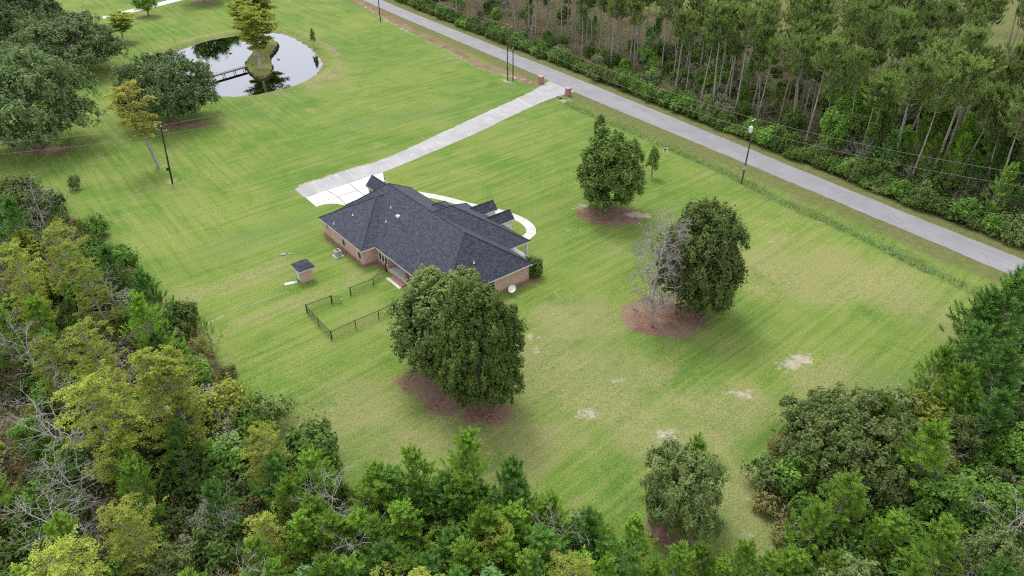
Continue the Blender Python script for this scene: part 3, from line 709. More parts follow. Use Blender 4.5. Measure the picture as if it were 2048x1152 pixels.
# white drain pipe lying on the lawn
pp = [at(466, 626), at(490, 616), at(525, 603), at(555, 592), at(578, 584)]
o = MB().tube([(*p, .05) for p in pp], .035, 6).build('drain_pipe', M['grey_metal']); tag(o, 'long thin white pipe lying across the lawn towards the left wood', 'pipe')
# dish / tank near right wall
di = empty('satellite_dish', (*at(1025, 590), 0), R(-35)); tag(di, 'white satellite dish on a short pole beside the right brick wall', 'satellite dish')
MB().tube([(0, 0, -.1), (0, 0, .85)], .04, 8).build('mast', M['grey_metal'], di)
V = []; F = []
for r in range(5):
    for k in range(18):
        a = 2 * math.pi * k / 18; q = r / 4 * .55 if r else .01
        V.append((q * math.cos(a), -.1 + q * math.sin(a) * .75 - .1 * (1 - (q / .55) ** 2) * -1, .95 + q * math.sin(a) * .66 + .1 * (q / .55) ** 2))
for r in range(4):
    for k in range(18): F.append((r * 18 + k, r * 18 + (k + 1) % 18, (r + 1) * 18 + (k + 1) % 18, (r + 1) * 18 + k))
me = new_mesh('reflector', V, F, [M['white_metal']], smooth=True); link('reflector', me, di)
MB().tube([(0, -.1, .8), (0, -.55, 1.3)], .02, 6).build('feed_arm', M['grey_metal'], di)

# ------------------------------------------------------------------ chain-link fence
def Z1(x, y): return at(580 + x / 5.236, 480 + y / 5.236)
fence = empty('chain_link_fence', (*Z1(440, 1045), 0)); tag(fence, 'black chain link fence round the dog yard behind the house', 'fence')
FO = Vector((*Z1(440, 1045), 0)); FH = 1.22
A_, B_, C_ = Vector((*Z1(180, 765), 0)), Vector((*Z1(440, 668), 0)), Vector((*Z1(440, 1045), 0))
run1 = [A_, B_]; run2 = [Vector((*Z1(*p), 0)) for p in ((638, 583), (878, 485))] + [Vector((*HW(15.75, 2.05), 0))]
run3 = [A_, Vector((*Z1(305, 905), 0)), C_]
run4 = [C_] + [Vector((*Z1(*p), 0)) for p in ((692, 930), (932, 825), (1163, 712))]
dv = (run4[-1] - run4[-2]); run4 += [run4[-1] + dv, run4[-1] + dv * 2]
end = Vector((*HW(24.6, 2.05), 0))
M['fence_mat'] = plain('black_coated_steel', (.014, .014, .015), .5, .5, .1)
done = []
def post(p, r):
    if any((p - q).length < .3 for q in done): return
    done.append(p.copy()); q = p - FO
    MB().tube([q + Vector((0, 0, -.1)), q + Vector((0, 0, FH + .05))], r, 8).tube([q + Vector((0, 0, FH + .05)), q + Vector((0, 0, FH + .12))], [r * 1.2, r * .3], 8).build('post', M['fence_mat'], fence)
def wires(a, b, parent, z0=.06, z1=FH, sp=.16, org=None, r=.006):
    d = b - a; L = d.length; d.normalize(); mb = MB(); h = z1 - z0; n = int((L + h) / sp)
    for k in range(n):
        for sgn in (1, -1):
            s0 = k * sp - h; s1 = k * sp
            t0, t1 = max(0, -s0 / h), min(1, (L - s0) / h)
            if t1 <= t0: continue
            q0 = s0 + t0 * h; q1 = s0 + t1 * h
            za, zb = (z0 + t0 * h, z0 + t1 * h) if sgn > 0 else (z1 - t0 * h, z1 - t1 * h)
            mb.tube([a + d * q0 + Vector((0, 0, za)) - org, a + d * q1 + Vector((0, 0, zb)) - org], r, 3, cap=False)
    return mb.build('wire_mesh', M['fence_mat'], parent)
for run in (run1, run2, run3, run4):
    for i, p_ in enumerate(run): post(p_, .075 if i in (0, len(run) - 1) else .05)
    for a, b in zip(run[:-1], run[1:]):
        MB().tube([a - FO + Vector((0, 0, FH)), b - FO + Vector((0, 0, FH))], .04, 6).build('top_rail', M['fence_mat'], fence)
        MB().tube([a - FO + Vector((0, 0, .07)), b - FO + Vector((0, 0, .07))], .008, 4).build('tension_wire', M['fence_mat'], fence)
        wires(a, b, fence, org=FO)
ga, gb = B_ + Vector((.12, 0, 0)), Vector((*Z1(546, 668), 0))
gate = empty('fence_gate', ga); tag(gate, 'narrow black chain link gate standing open in the dog yard fence', 'gate')
d_ = gb - ga
gt = MB()
for p_ in (Vector((0, 0, 0)), d_): gt.tube([p_ + Vector((0, 0, .08)), p_ + Vector((0, 0, FH + .02))], .028, 6)
gt.tube([Vector((0, 0, FH)), d_ + Vector((0, 0, FH))], .026, 6); gt.tube([Vector((0, 0, .1)), d_ + Vector((0, 0, .1))], .026, 6)
gt.build('gate_frame', M['fence_mat'], gate)
wires(ga, gb, gate, z0=.1, org=ga)
MB().box(d_.x - .10, d_.x + .12, d_.y - .03, d_.y + .06, .62, .78).build('latch', M['white_metal'], gate)

# ------------------------------------------------------------------ brick gate pillars
for (px, py), lab in (((1082, 167), 'red brick gate pillar left of the driveway mouth, beside the twin poles'), ((1136, 191), 'red brick gate pillar right of the driveway mouth, beside the ditch')):
    P_ = empty('gate_pillar', (*at(px, py), 0), R(-55)); tag(P_, lab, 'pillar', 'gate pillars at the driveway mouth')
    MB().box(-.5, .5, -.5, .5, -.05, 1.62).build('shaft', M['brick_red'], P_)
    MB().box(-.58, .58, -.58, .58, -.05, .22).build('plinth', M['brick_red'], P_)
    c_ = MB().box(-.6, .6, -.6, .6, 1.622, 1.76)
    for a, b in (((-.52, -.52), (.52, -.52)), ((.52, -.52), (.52, .52)), ((.52, .52), (-.52, .52)), ((-.52, .52), (-.52, -.52))): c_.poly([(*a, 1.762), (*b, 1.762), (0, 0, 1.92)])
    c_.build('cap', plain('pink_cast_stone', (.50, .32, .28), .8, .2, .15), P_)
o = MB().tube([(-1.2, 0, .05), (.2, 0, .05)], .42, 14, cap=False).tube([(-1.2, 0, .05), (-.9, 0, .05)], .36, 14).build('culvert_pipe', M['black']); o.location = (*at(1121, 197), -.25); o.rotation_euler.z = R(-58)
tag(o, 'black culvert pipe end in the ditch beside the right gate pillar', 'pipe')

# ------------------------------------------------------------------ utility poles and lines
M['pole'] = bark('weathered_pole_wood', (.060, .046, .036), (.170, .145, .120))
M['pole_dark'] = bark('creosoted_pole_wood', (.030, .018, .012), (.075, .050, .036))
M['pole_pale'] = bark('bleached_pole_wood', (.16, .14, .12), (.30, .27, .24))
M['cable'] = plain('aluminium_cable', (.30, .30, .30), .5, .5, .1)
def pole(px, py, h, mat, lab, arm=None, tr=False, lean=(0, 0), r=.15):
    x, y = at(px, py); e = empty('utility_pole', (x, y, 0)); tag(e, lab, 'utility pole')
    MB().tube([(0, 0, -.3), (lean[0] * .5, lean[1] * .5, h * .5), (lean[0], lean[1], h)], [r, r * .85, r * .66], 10).build('shaft', mat, e)
    top = Vector((x + lean[0], y + lean[1], h))
    MB().tube([(lean[0], lean[1], h), (lean[0], lean[1], h + .28)], [.05, .035], 8).tube([(lean[0], lean[1], h + .1), (lean[0], lean[1], h + .16)], .10, 10).build('insulator', M['white_metal'], e)
    if arm:
        d = Vector((math.cos(arm), math.sin(arm), 0)); q = Vector((*lean, h - .55))
        a = MB().tube([q - d * 1.2, q + d * 1.2], .06, 6).build('crossarm', M['pole_pale'], e)
        for s in (-1.1, 1.1): MB().tube([q + d * s, q + d * s + Vector((0, 0, .25))], .045, 8).build('insulator', M['white_metal'], a)
    if tr:
        q = Vector((lean[0] * .85 - .42, lean[1] * .85 - .25, h - 2.0))
        t_ = MB().tube([q, q + Vector((0, 0, .08)), q + Vector((0, 0, .95)), q + Vector((0, 0, 1.02))], [.26, .3, .3, .2], 14).build('transformer', M['white_metal'], e)
        MB().tube([q + Vector((0, 0, 1.02)), q + Vector((-.05, 0, 1.32))], [.06, .03], 8).build('bushing', M['white_metal'], t_)
        q2 = q + Vector((-.1, .1, 1.9)); MB().tube([q2, q2 + Vector((.35, .05, .12))], .07, 6).build('fuse_cutout', M['white_metal'], e)
    MB().box(-.18, .18, -.35, -.13, 2.6, 3.1).build('meter_box', M['grey_metal'] if tr else M['black'], e)
    return top
T1 = pole(1483, 366, 11.2, M['pole'], 'utility pole with white transformer standing beside the ditch at the right', tr=True, lean=(.25, .1))
T2 = pole(1015, 160, 12.8, M['pole'], 'tall utility pole with crossarm at the driveway mouth', arm=R(15))
x, y = at(1026, 159)
e = empty('guy_stub_pole', (x, y, 0)); tag(e, 'shorter dark stub pole next to the tall utility pole', 'utility pole')
MB().tube([(0, 0, -.3), (0, 0, 8.0)], [.14, .11], 10).build('shaft', M['pole_dark'], e); MB().tube([(-.02, -.16, 7.2), (-.02, -.16, 7.8)], .07, 8).build('lamp_bracket', M['white_metal'], e)
T3 = pole(761, 44, 13.0, M['pole_dark'], 'dark utility pole by the roadside ditch at the top of the lawn')
T4 = pole(345, 368, 10.1, M['pole_dark'], 'dark utility pole beside the golden cypress on the left lawn', arm=R(160), lean=(.6, .3))
T5 = Vector((*at(2430, 560), 11.5))
T6 = Vector((*at(-330, 430), 10.5))
def cable(a, b, sag, lab, r=.016):
    pts = []
    for i in range(25):
        t = i / 24; p_ = a.lerp(b, t); p_.z -= sag * 4 * t * (1 - t); pts.append(p_)
    o = MB().tube(pts, r, 4).build('power_line', M['cable']); tag(o, lab, 'cable', 'overhead power lines')
Z = lambda v, dz, dx=0, dy=0: v + Vector((dx, dy, dz))
T7 = Vector((*at(560, -90), 13))
cable(Z(T1, .25), Z(T5, .25), 1.6, 'upper power line running right from the transformer pole'); cable(Z(T1, -1.7), Z(T5, -1.7), 1.6, 'lower power line running right from the transformer pole')
cable(Z(T2, .25), Z(T1, .25), 1.3, 'upper power line between driveway pole and transformer pole'); cable(Z(T2, -1.9), Z(T1, -1.7), 1.4, 'lower power line between driveway pole and transformer pole')
cable(Z(T3, .25), Z(T2, .25), 1.2, 'upper power line between the two poles along the far road'); cable(Z(T3, -1.9), Z(T2, -1.9), 1.3, 'lower power line between the two poles along the far road')
cable(Z(T4, .25), Z(T2, -.5, -1), 2.2, 'upper power line from the left lawn pole to the driveway pole', .014); cable(Z(T4, -1.3), Z(T2, -2.5), 2.4, 'lower power line from the left lawn pole to the driveway pole', .014)
cable(Z(T6, .25), Z(T4, .25), 1.0, 'upper power line reaching left from the left lawn pole', .014); cable(Z(T6, -1.3), Z(T4, -1.3), 1.2, 'lower power line reaching left from the left lawn pole', .014)
cable(Z(T3, .25), T7, .8, 'upper power line leaving the far roadside pole'); 

# ------------------------------------------------------------------ yard sign
sg = empty('yard_sign', (*at(1330, 310), 0), R(-20)); tag(sg, 'small white yard sign with dark print by the ditch', 'sign')
for s in (-.33, .33): MB().box(s - .03, s + .03, -.03, .03, -.1, 1.5).build('stake', M['white_metal'], sg)
bd = MB().box(-.42, .42, -.055, -.031, .55, 1.45).build('board', M['white_metal'], sg)
pr_ = MB().box(-.20, .02, -.062, -.056, .68, .96).box(.06, .25, -.062, -.056, .98, 1.22).box(-.30, .02, -.062, -.056, 1.02, 1.30).build('print', plain('dark_print', (.03, .03, .04), .6, .3, .1), bd)

# ------------------------------------------------------------------ footbridge to the island
b0 = Vector((*at(425, 151, .35), 0)); b1 = Vector((*at(494, 132, .3), 0)); d = (b1 - b0); L = d.length
br = empty('footbridge', b0, math.atan2(d.y, d.x)); tag(br, 'narrow grey wooden footbridge from the bank to the pond island', 'footbridge')
M['plank'] = bark('grey_plank_wood', (.16, .14, .13), (.34, .31, .29))
me = MB().box(-.11, .11, -.55, .55, .30, .35).mesh('plank', [M['plank']])
for i in range(int(L / .26)):
    o = link('plank', me, br); o.location = (.13 + i * .26, 0, random.uniform(-.006, .006))
for s in (-.42, .42): MB().box(0, L, s - .06, s + .06, .08, .297).build('beam', M['pole_dark'], br)
for k in (.3, .62, .9):
    for s in (-.42, .42): MB().tube([(L * k, s, -1.3), (L * k, s, .08)], .08, 6).build('pile', M['pole_dark'], br)
for px, py, lab in ((461, 107, 'dark duck swimming left of the pond island'), (557, 119, 'dark duck swimming right of the pond island')):
    o = MB().tube([(-.42, 0, .16), (-.25, 0, .06), (0, 0, .04), (.2, 0, .06), (.3, 0, .18), (.33, 0, .34), (.4, 0, .40), (.52, 0, .37)], [.03, .13, .18, .14, .07, .06, .07, .015], 8).build('duck', M['black']); o.location = (*at(px, py, -.6), -.62); o.rotation_euler.z = random.uniform(0, 6)
    tag(o, lab, 'duck')

# ================================================================== VEGETATION
def unit(v): return v / (np.linalg.norm(v, axis=-1, keepdims=True) + 1e-9)
def rand_dirs(n, r): return unit(r.normal(size=(n, 3)))
def leaf_quads(C, N, S, r, aspect=.55):
    """diamond leaves: centres C, normals N, half length S"""
    n = len(C); t = unit(np.cross(N, rand_dirs(n, r))); b = np.cross(N, t)
    S = np.broadcast_to(np.asarray(S, float), (n,))[:, None]
    V = np.stack([C - t * S, C + b * S * aspect - t * S * .15, C + t * S, C - b * S * aspect - t * S * .15], 1).reshape(-1, 3)
    return V
def quads_mesh(name, V, mat): return fast_mesh(name, V, np.arange(len(V)).reshape(-1, 4), 4, [mat])
def tris_mesh(name, V, mat): return fast_mesh(name, V, np.arange(len(V)).reshape(-1, 3), 3, [mat])

def lobe_crown(r, H, W, base, lobes, clumps, leaves, leaf, top=1.0, shape='round', shoots=.35, flat=1.0, spread=(.52, .80), fat=1.0):
    """broadleaf crown: big lobes, leafy clumps over each lobe, leaves in each clump. H total height, W crown width, base crown base height"""
    ch = H - base; rad = W / 2
    C_all, N_all = [], []
    ga = math.pi * (3 - math.sqrt(5))
    cen = np.array([0, 0, base + ch * .48])
    for i in range(lobes):
        f = (i + .5) / lobes
        zz = 1 - 2 * f * .93; a = i * ga + r.uniform(-.3, .3); rr = math.sqrt(max(0, 1 - zz * zz))
        if shape == 'cone': prof = .35 + .65 * (1 - (zz + 1) / 2) ** .7
        elif shape == 'egg': prof = 1.0 - .25 * max(0, zz)
        else: prof = 1
        k = r.uniform(*spread)
        lc = cen + np.array([math.cos(a) * rr * rad * k * prof, math.sin(a) * rr * rad * k * prof, zz * ch * .5 * (k + .10)])
        lr = rad * fat * r.uniform(.20, .42) * (.75 + .25 * prof) * (3.4 / max(2.2, lobes ** .42))
        d = rand_dirs(clumps, r); d[:, 2] = np.where(d[:, 2] < -.55, -d[:, 2], d[:, 2])
        sc = np.array([1, 1, .85 * flat * min(1.25, ch / W)])
        cc = lc + d * sc * lr * r.uniform(.72, 1.12, (clumps, 1))
        cr = (.12 + leaf * 2.5) * r.uniform(.6, 1.5, (clumps, 1, 1))
        off = rand_dirs(clumps * leaves, r).reshape(clumps, leaves, 3) * r.uniform(.1, 1, (clumps, leaves, 1)) ** .6
        # upright twig shoots
        st = r.uniform(size=(clumps, 1, 1)) < shoots
        off = np.where(st, off * np.array([.55, .55, 1.7]), off)
        P = cc[:, None] + off * cr
        Nn = unit(unit(P - lc) * .8 + unit(P - cen) * .25 + np.array([0, 0, .35]) + r.normal(size=P.shape) * .42)
        C_all.append(P.reshape(-1, 3)); N_all.append(Nn.reshape(-1, 3))
    P, Nn = np.concatenate(C_all), np.concatenate(N_all)
    P[:, 2] = np.maximum(P[:, 2], .12 + r.uniform(0, .4, len(P)))
    return leaf_quads(P, Nn, leaf * r.uniform(.65, 1.3, len(P)), r)

def limb(mb, p0, d, L, r0, r1, r, seg=4, wob=.18, up=.1, sides=5):
    pts = [Vector(p0)]; d = Vector(d).normalized()
    for k in range(seg):
        d = (d + Vector(r.normal(size=3)) * wob + Vector((0, 0, up))).normalized()
        pts.append(pts[-1] + d * (L / seg))
    mb.tube(pts, [r0 + (r1 - r0) * k / seg for k in range(seg + 1)], sides, cap=False)
    return pts
def trunk_broad(r, H, W, base, mat, n=9, lean=.03):
    mb = MB(); rt = max(.05, H * .022)
    pts = limb(mb, (0, 0, -.2), (r.normal() * lean, r.normal() * lean, 1), H * .72, rt, rt * .35, r, 6, .05, .15, 8)
    for k in range(n):
        t = r.uniform(.25, .95); i = min(5, int(t * 6)); p = pts[i].lerp(pts[i + 1], t * 6 - i) if i < 6 else pts[-1]
        if p.z < base * .7: p = p + Vector((0, 0, base * .5))
        a = k * 2.4 + r.uniform(-.4, .4)
        limb(mb, p, (math.cos(a), math.sin(a), r.uniform(.3, .9)), W * .42, rt * .42, rt * .08, r, 4, .18, .12, 5)
    return mb.mesh('trunk', [mat], uv=False, smooth=True)

def brush(P, D, L, nl, wd, n, r):
    """needle brushes: shoots at P along D, length L; n thin triangles each"""
    m = len(P); t = np.linspace(.0, 1, n)[None, :, None]
    a = rand_dirs(m, r); s1 = unit(np.cross(D, a)); s2 = np.cross(D, s1)
    ang = (np.arange(n) * 2.4)[None] + r.uniform(0, 6.28, (m, 1))
    rad = s1[:, None] * np.cos(ang)[..., None] + s2[:, None] * np.sin(ang)[..., None]
    b = P[:, None] + D[:, None] * (t * L[:, None, None])
    dirn = unit(rad + D[:, None] * (.55 + 1.1 * t) + r.normal(size=rad.shape) * .12)
    tip = b + dirn * nl * (1 - .25 * t)
    sd_ = unit(np.cross(dirn, D[:, None] + .01)) * wd
    return np.stack([b - sd_ * .7, b + sd_ * .7, tip + sd_ * .35], 2).reshape(-1, 3), np.stack([b - sd_ * .7, tip + sd_ * .35, tip - sd_ * .35], 2).reshape(-1, 3)
def pine(r, H, W, base, whorls, per, nl, wd, n, shoot=.4, round_=0.0, mat='pine', fine=3):
    mb = MB(); rt = H * .011 + .035
    tr = limb(mb, (0, 0, -.2), (r.normal() * .03, r.normal() * .03, 1), H * .97, rt, .03, r, 7, .025, .12, 7)
    def tp(z):
        k = min(max(z / (H * .97) * 7, 0), 6.99); i = int(k); return tr[i].lerp(tr[i + 1], k - i)
    P, D, L = [], [], []
    for wv in range(whorls):
        f = wv / (whorls - 1); z = base + (H - base) * f * .95
        prof = ((1 - f) ** (.75 - .35 * round_) * (.35 + .65 * min(1, f * 3.5 + .25))) if round_ < .5 else math.sqrt(max(.05, 1 - (2 * f - .85) ** 2 * .75))
        bl = W / 2 * prof * r.uniform(.8, 1.12) + .12
        a0 = r.uniform(0, 6.28)
        for k in range(per):
            a = a0 + k * 6.283 / per + r.uniform(-.35, .35)
            if r.uniform() < .08: continue
            b = bl * r.uniform(.6, 1.15)
            pts = limb(mb, tp(z), (math.cos(a), math.sin(a), .10 + .75 * f), b, .022 + rt * .16, .012, r, 3, .13, .16, 4)
            for q in range(fine):
                t = 3 - (0 if q == 0 else r.uniform(.35, 2.3)); jq = min(2, int(t)); pos = pts[jq].lerp(pts[jq + 1], t - jq)
                o = Vector(r.normal(size=3)) * (.05 + .15 * b * (0 if q == 0 else 1)); o.z = abs(o.z) * .4
                P.append(pos + o); dd = Vector((math.cos(a) * .42, math.sin(a) * .42, .85)) + Vector(r.normal(size=3)) * .22
                D.append(dd.normalized()); L.append(shoot * r.uniform(.6, 1.3))
    for k in range(4):
        P.append(tp(H * (.9 + .02 * k))); D.append(Vector((r.normal() * .25, r.normal() * .25, 1)).normalized()); L.append(shoot * 1.5)
    A, B = brush(np.array(P), np.array(D), np.array(L), nl, wd, n, r)
    # quads so that each needle bunch is one island
    A = A.reshape(-1, 3, 3); B = B.reshape(-1, 3, 3)
    Q = np.stack([A[:, 0], A[:, 1], A[:, 2], B[:, 2]], 1).reshape(-1, 3)
    return mb.mesh('trunk', [M['bark_pine']], uv=False, smooth=True), quads_mesh('crown', Q, M[mat])

def cypress(r, H, W, base, nb, sprays, leaves, leaf, mat, tmat='bark_grey'):
    mb = MB(); rt = H * .013 + .05
    tr = limb(mb, (0, 0, -.2), (r.normal() * .04, r.normal() * .04, 1), H * .96, rt * 1.25, .03, r, 8, .035, .1, 8)
    P, N = [], []
    for k in range(nb):
        f = (k + r.uniform(0, 1)) / nb; z = base + (H - base) * f
        q = min(z / (H * .96) * 8, 7.99); i = int(q); p = tr[i].lerp(tr[i + 1], q - i)
        prof = (.45 + .55 * math.sin(math.pi * min(1, (1 - f) * .62 + .30))) * (1 if f < .75 else (1 - f) / .25 * .6 + .4)
        b = W / 2 * prof * r.uniform(.55, 1.15); a = k * 2.4 + r.uniform(-.5, .5)
        pts = limb(mb, p, (math.cos(a), math.sin(a), r.uniform(.0, .5)), b, .02 + rt * .2, .01, r, 4, .2, .03, 4)
        for s in range(sprays):
            t = r.uniform(.22, 1.05) ** .8 * 3.99; t = min(t, 3.99); j = int(t); c = np.array(pts[j].lerp(pts[j + 1], t - j))
            c = c + r.normal(size=3) * np.array([.34, .34, .12]) * b * .38
            o = r.normal(size=(leaves, 3)) * np.array([.42, .42, .13]) * (.22 + leaf * 1.9)
            o[:, 2] -= np.hypot(o[:, 0], o[:, 1]) * .25
            P.append(c + o); N.append(unit(np.array([0, 0, 1.0]) + r.normal(size=(leaves, 3)) * .5 + o * .25))
    P, N = np.concatenate(P), np.concatenate(N)
    return mb.mesh('trunk', [M[tmat]], uv=False, smooth=True), quads_mesh('crown', leaf_quads(P, N, leaf * r.uniform(.6, 1.3, len(P)), r, .5), M[mat])

def bare(r, H, W, mat, levels=3, n1=26, rt=None, base=.18, droop=.0, thick=1.0):
    mb = MB(); rt = rt or H * .014 + .03
    tr = limb(mb, (0, 0, -.2), (r.normal() * .05, r.normal() * .05, 1), H * .95, rt, .025, r, 7, .05, .1, 7)
    def grow(p, d, L, rad, lv):
        pts = limb(mb, p, d, L, rad, max(.008, rad * .35) * thick, r, 4, .2, .06 - droop, 3 if lv > 1 else 4)
        if lv < levels:
            for k in range(5 if lv == 1 else 4):
                t = r.uniform(.25, 1) * 3.99; j = int(t); q = pts[j].lerp(pts[j + 1], t - j)
                dd = (pts[j + 1] - pts[j]).normalized() + Vector(r.normal(size=3)) * .75
                grow(q, dd, L * r.uniform(.35, .6), max(.012, rad * .5), lv + 1)
    for k in range(n1):
        f = base + (1 - base) * (k + r.uniform(0, 1)) / n1; q = min(f * 7, 6.99); i = int(q); p = tr[i].lerp(tr[i + 1], q - i)
        a = k * 2.4 + r.uniform(-.4, .4)
        prof = math.sin(math.pi * min(1, .18 + (1 - f) * .75)) * .9 + .15
        grow(p, (math.cos(a), math.sin(a), .35), W / 2 * prof, max(.016, rt * .42 * (1.15 - f)), 1)
    return mb.mesh('tree_body', [mat], uv=False, smooth=True)

# ---- library of tree meshes (height, width, trunk mesh, crown mesh); copies share them
g1 = lambda s: np.random.default_rng(s)
LIB = {}
def add(kind, H, W, tr, cr): LIB.setdefault(kind, []).append((H, W, tr, cr))
def broad(kind, seed, H, W, base, lobes, clumps, leaves, leaf, mat, **k):
    r = g1(seed); V = lobe_crown(r, H, W, base, lobes, clumps, leaves, leaf, **k)
    add(kind, H, W, trunk_broad(r, H, W, base, M['bark']), quads_mesh('crown', V, M[mat]))
for s in range(2): broad('live_oak', 10 + s, 17, 24, .3, 56, 24, 30, .25, 'live_oak')
broad('house_oak', 21, 15, 12, .1, 62, 28, 40, .145, 'oak_light', shape='egg', shoots=.55)
broad('house_oak', 22, 13, 9, .3, 52, 26, 36, .145, 'oak', shape='egg', shoots=.55)
broad('yard_oak', 23, 14, 11, .0, 70, 26, 36, .155, 'oak', shape='egg', shoots=.6, fat=1.18, spread=(.5, .74))
broad('yard_laurel', 24, 13, 9, .0, 54, 26, 36, .155, 'oak_light', shape='egg', shoots=.6, fat=1.1, spread=(.5, .76))
broad('olive_oak', 25, 9, 12, .0, 42, 26, 34, .125, 'olive', shoots=.6)
broad('olive_oak', 26, 9, 9, .0, 36, 24, 34, .115, 'olive', shoots=.6)
broad('columnar', 27, 5.6, 2.4, 1.2, 10, 14, 16, .14, 'oak_light', shape='cone', shoots=.8)
for s in range(3): broad('wood_tree', 30 + s, 10, 6.5, 1.5, 18, 20, 22, .22, ('bush_green', 'oak_light', 'bush_green')[s])
for s in range(3): broad('dark_tree', 34 + s, 9, 7, .6, 18, 22, 22, .20, ('bush_dark', 'bush_blue', 'olive')[s])
for s in range(2): broad('yellow_tree', 137 + s, 7, 5, .8, 14, 18, 18, .20, 'bush_yellow', shoots=.5)
for s in range(6):
    r = g1(50 + s); H = 8 + s % 3
    add('pine', H, 4.6, *pine(r, H, 4.8 + .4 * (s % 2), H * .18, 11 + s % 3, 5, .33, .052, 26, .80, mat='pine_dark' if s in (1, 4) else 'pine', fine=3))
for s in range(3):
    r = g1(60 + s); add('small_pine', 4.5, 2.4, *pine(r, 4.5, 2.8, .6, 6, 4, .24, .034, 26, .7, mat='pine', fine=2))
for s in range(5):
    r = g1(70 + s); H = 17
    add('tall_pine', H, 5.0, *pine(r, H, 5.4, H * (.66 + .035 * (s % 3)), 8, 5, .46, .095, 18, .95, round_=1.0, mat='pine_tall', fine=4))
for s in range(3):
    r = g1(80 + s); add('cypress', 14, 6.5, *cypress(r, 14, 7, 3.0, 58, 9, 22, .12, 'cypress'))
r = g1(84); add('gold_cypress', 15, 7, *cypress(r, 15, 7.0, 5.6, 38, 13, 18, .20, 'cypress_gold'))
for s in range(2):
    r = g1(85 + s); add('pond_cypress', 17, 7, *cypress(r, 17, 8.5, 6.0, 52, 14, 16, .26, 'cypress', 'bark_pale'))
for s in range(3):
    r = g1(90 + s); add('bare_tree', 11, 6, bare(r, 11, 6.5, M['bark_pale'], 3, 17), None)
r = g1(94); add('bare_yard', 15, 6.5, bare(r, 15, 7.6, bark('pinkish_grey_bark', (.25, .21, .20), (.54, .49, .47)), 4, 46, rt=.24, base=.12, droop=.03, thick=1.5), None)
for s in range(2):
    r = g1(96 + s); add('twig_shrub', 3.6, 4, bare(r, 3.6, 5.0, M['bark_grey'], 3, 13, rt=.05, base=.05), None)
def shrub(kind, seed, H, W, mat, leaf, lobes=9, clumps=16, leaves=16, **k):
    r = g1(seed); V = lobe_crown(r, H, W, .05, lobes, clumps, leaves, leaf, **k); add(kind, H, W, None, quads_mesh('shrub', V, M[mat]))
shrub('shrub_dark', 101, 3.2, 4.2, 'bush_dark', .20); shrub('shrub_dark', 102, 2.8, 4.0, 'bush_dark', .20, shoots=.6)
shrub('shrub_green', 103, 3.0, 3.6, 'bush_green', .19); shrub('shrub_green', 104, 3.2, 3.4, 'bush_green', .19, shoots=.7)
shrub('shrub_yellow', 105, 2.8, 3.0, 'bush_yellow', .16, 7, 12, 16, shoots=.7); shrub('shrub_grey', 106, 2.8, 3.4, 'bush_grey', .15, 8, 13, 16, shoots=.6)
shrub('shrub_olive', 107, 2.2, 3.2, 'olive', .15, 8, 14, 16, shoots=.6); shrub('shrub_weed', 108, 1.5, 2.6, 'weeds', .14, 8, 12, 14, shoots=.8)

NAMES = {'live_oak': 'oak_tree', 'house_oak': 'oak_tree', 'yard_oak': 'oak_tree', 'yard_laurel': 'laurel_tree', 'olive_oak': 'oak_tree', 'columnar': 'pear_tree', 'wood_tree': 'broadleaf_tree', 'dark_tree': 'evergreen_tree', 'yellow_tree': 'yellowing_tree', 'pine': 'pine_tree', 'small_pine': 'pine_sapling', 'tall_pine': 'tall_pine_tree', 'cypress': 'cypress_tree', 'gold_cypress': 'cypress_tree', 'pond_cypress': 'cypress_tree', 'bare_tree': 'bare_tree', 'bare_yard': 'bare_tree', 'twig_shrub': 'bare_shrub', 'shrub_dark': 'dark_bush', 'shrub_green': 'green_bush', 'shrub_yellow': 'yellow_bush', 'shrub_grey': 'grey_bush', 'shrub_olive': 'olive_bush', 'shrub_weed': 'weed_clump'}
vr = np.random.default_rng(5)
PLACED = []
def plant(kind, x, y, h=None, wd=None, label=None, group=None, var=None, rz=None, tilt=0.0, z=0.0):
    L = LIB[kind]; H, W, tr, cr = L[int(vr.integers(len(L))) if var is None else var % len(L)]
    h = h or H; sx = (wd / W) if wd else h / H
    nm = NAMES[kind]; cat = 'shrub' if 'shrub' in kind else 'tree'
    if tr is not None and cr is not None:
        o = empty(nm, (x, y, z)); 
        for n_, m_ in (('trunk', tr), ('crown', cr)): link(n_, m_, o)
    else: o = link(nm, tr or cr); o.location = (x, y, z)
    o.rotation_euler = (vr.normal() * tilt, vr.normal() * tilt, vr.uniform(0, 6.28) if rz is None else rz)
    o.scale = (sx, sx, h / H)
    tag(o, label, cat, group); PLACED.append((x, y, sx * W / 2)); return o
def on_top(px, py, h): return at(px, py, h)
def crown_at(kind, px, pbot, ptop, wpx, label, push=.8, **k):
    """place a round-crowned tree from the foot of its leafy skirt, its top and its width in the survey picture"""
    X, Y = at(px, pbot, .5); d = proj(X, Y, .5)[2]
    Rm = wpx / 2 / FPX * (d + 3); d2 = math.hypot(X, Y); X += X / d2 * Rm * push; Y += Y / d2 * Rm * push
    Rm = wpx * .54 / FPX * proj(X, Y, 5)[2]
    lo, hi = 1, 40
    for _ in range(40):
        m = (lo + hi) / 2
        if proj(X * 1.0, Y + Rm * .25, m * .97)[1] > ptop: lo = m
        else: hi = m
    return plant(kind, X, Y, lo, Rm * 2, label, **k)

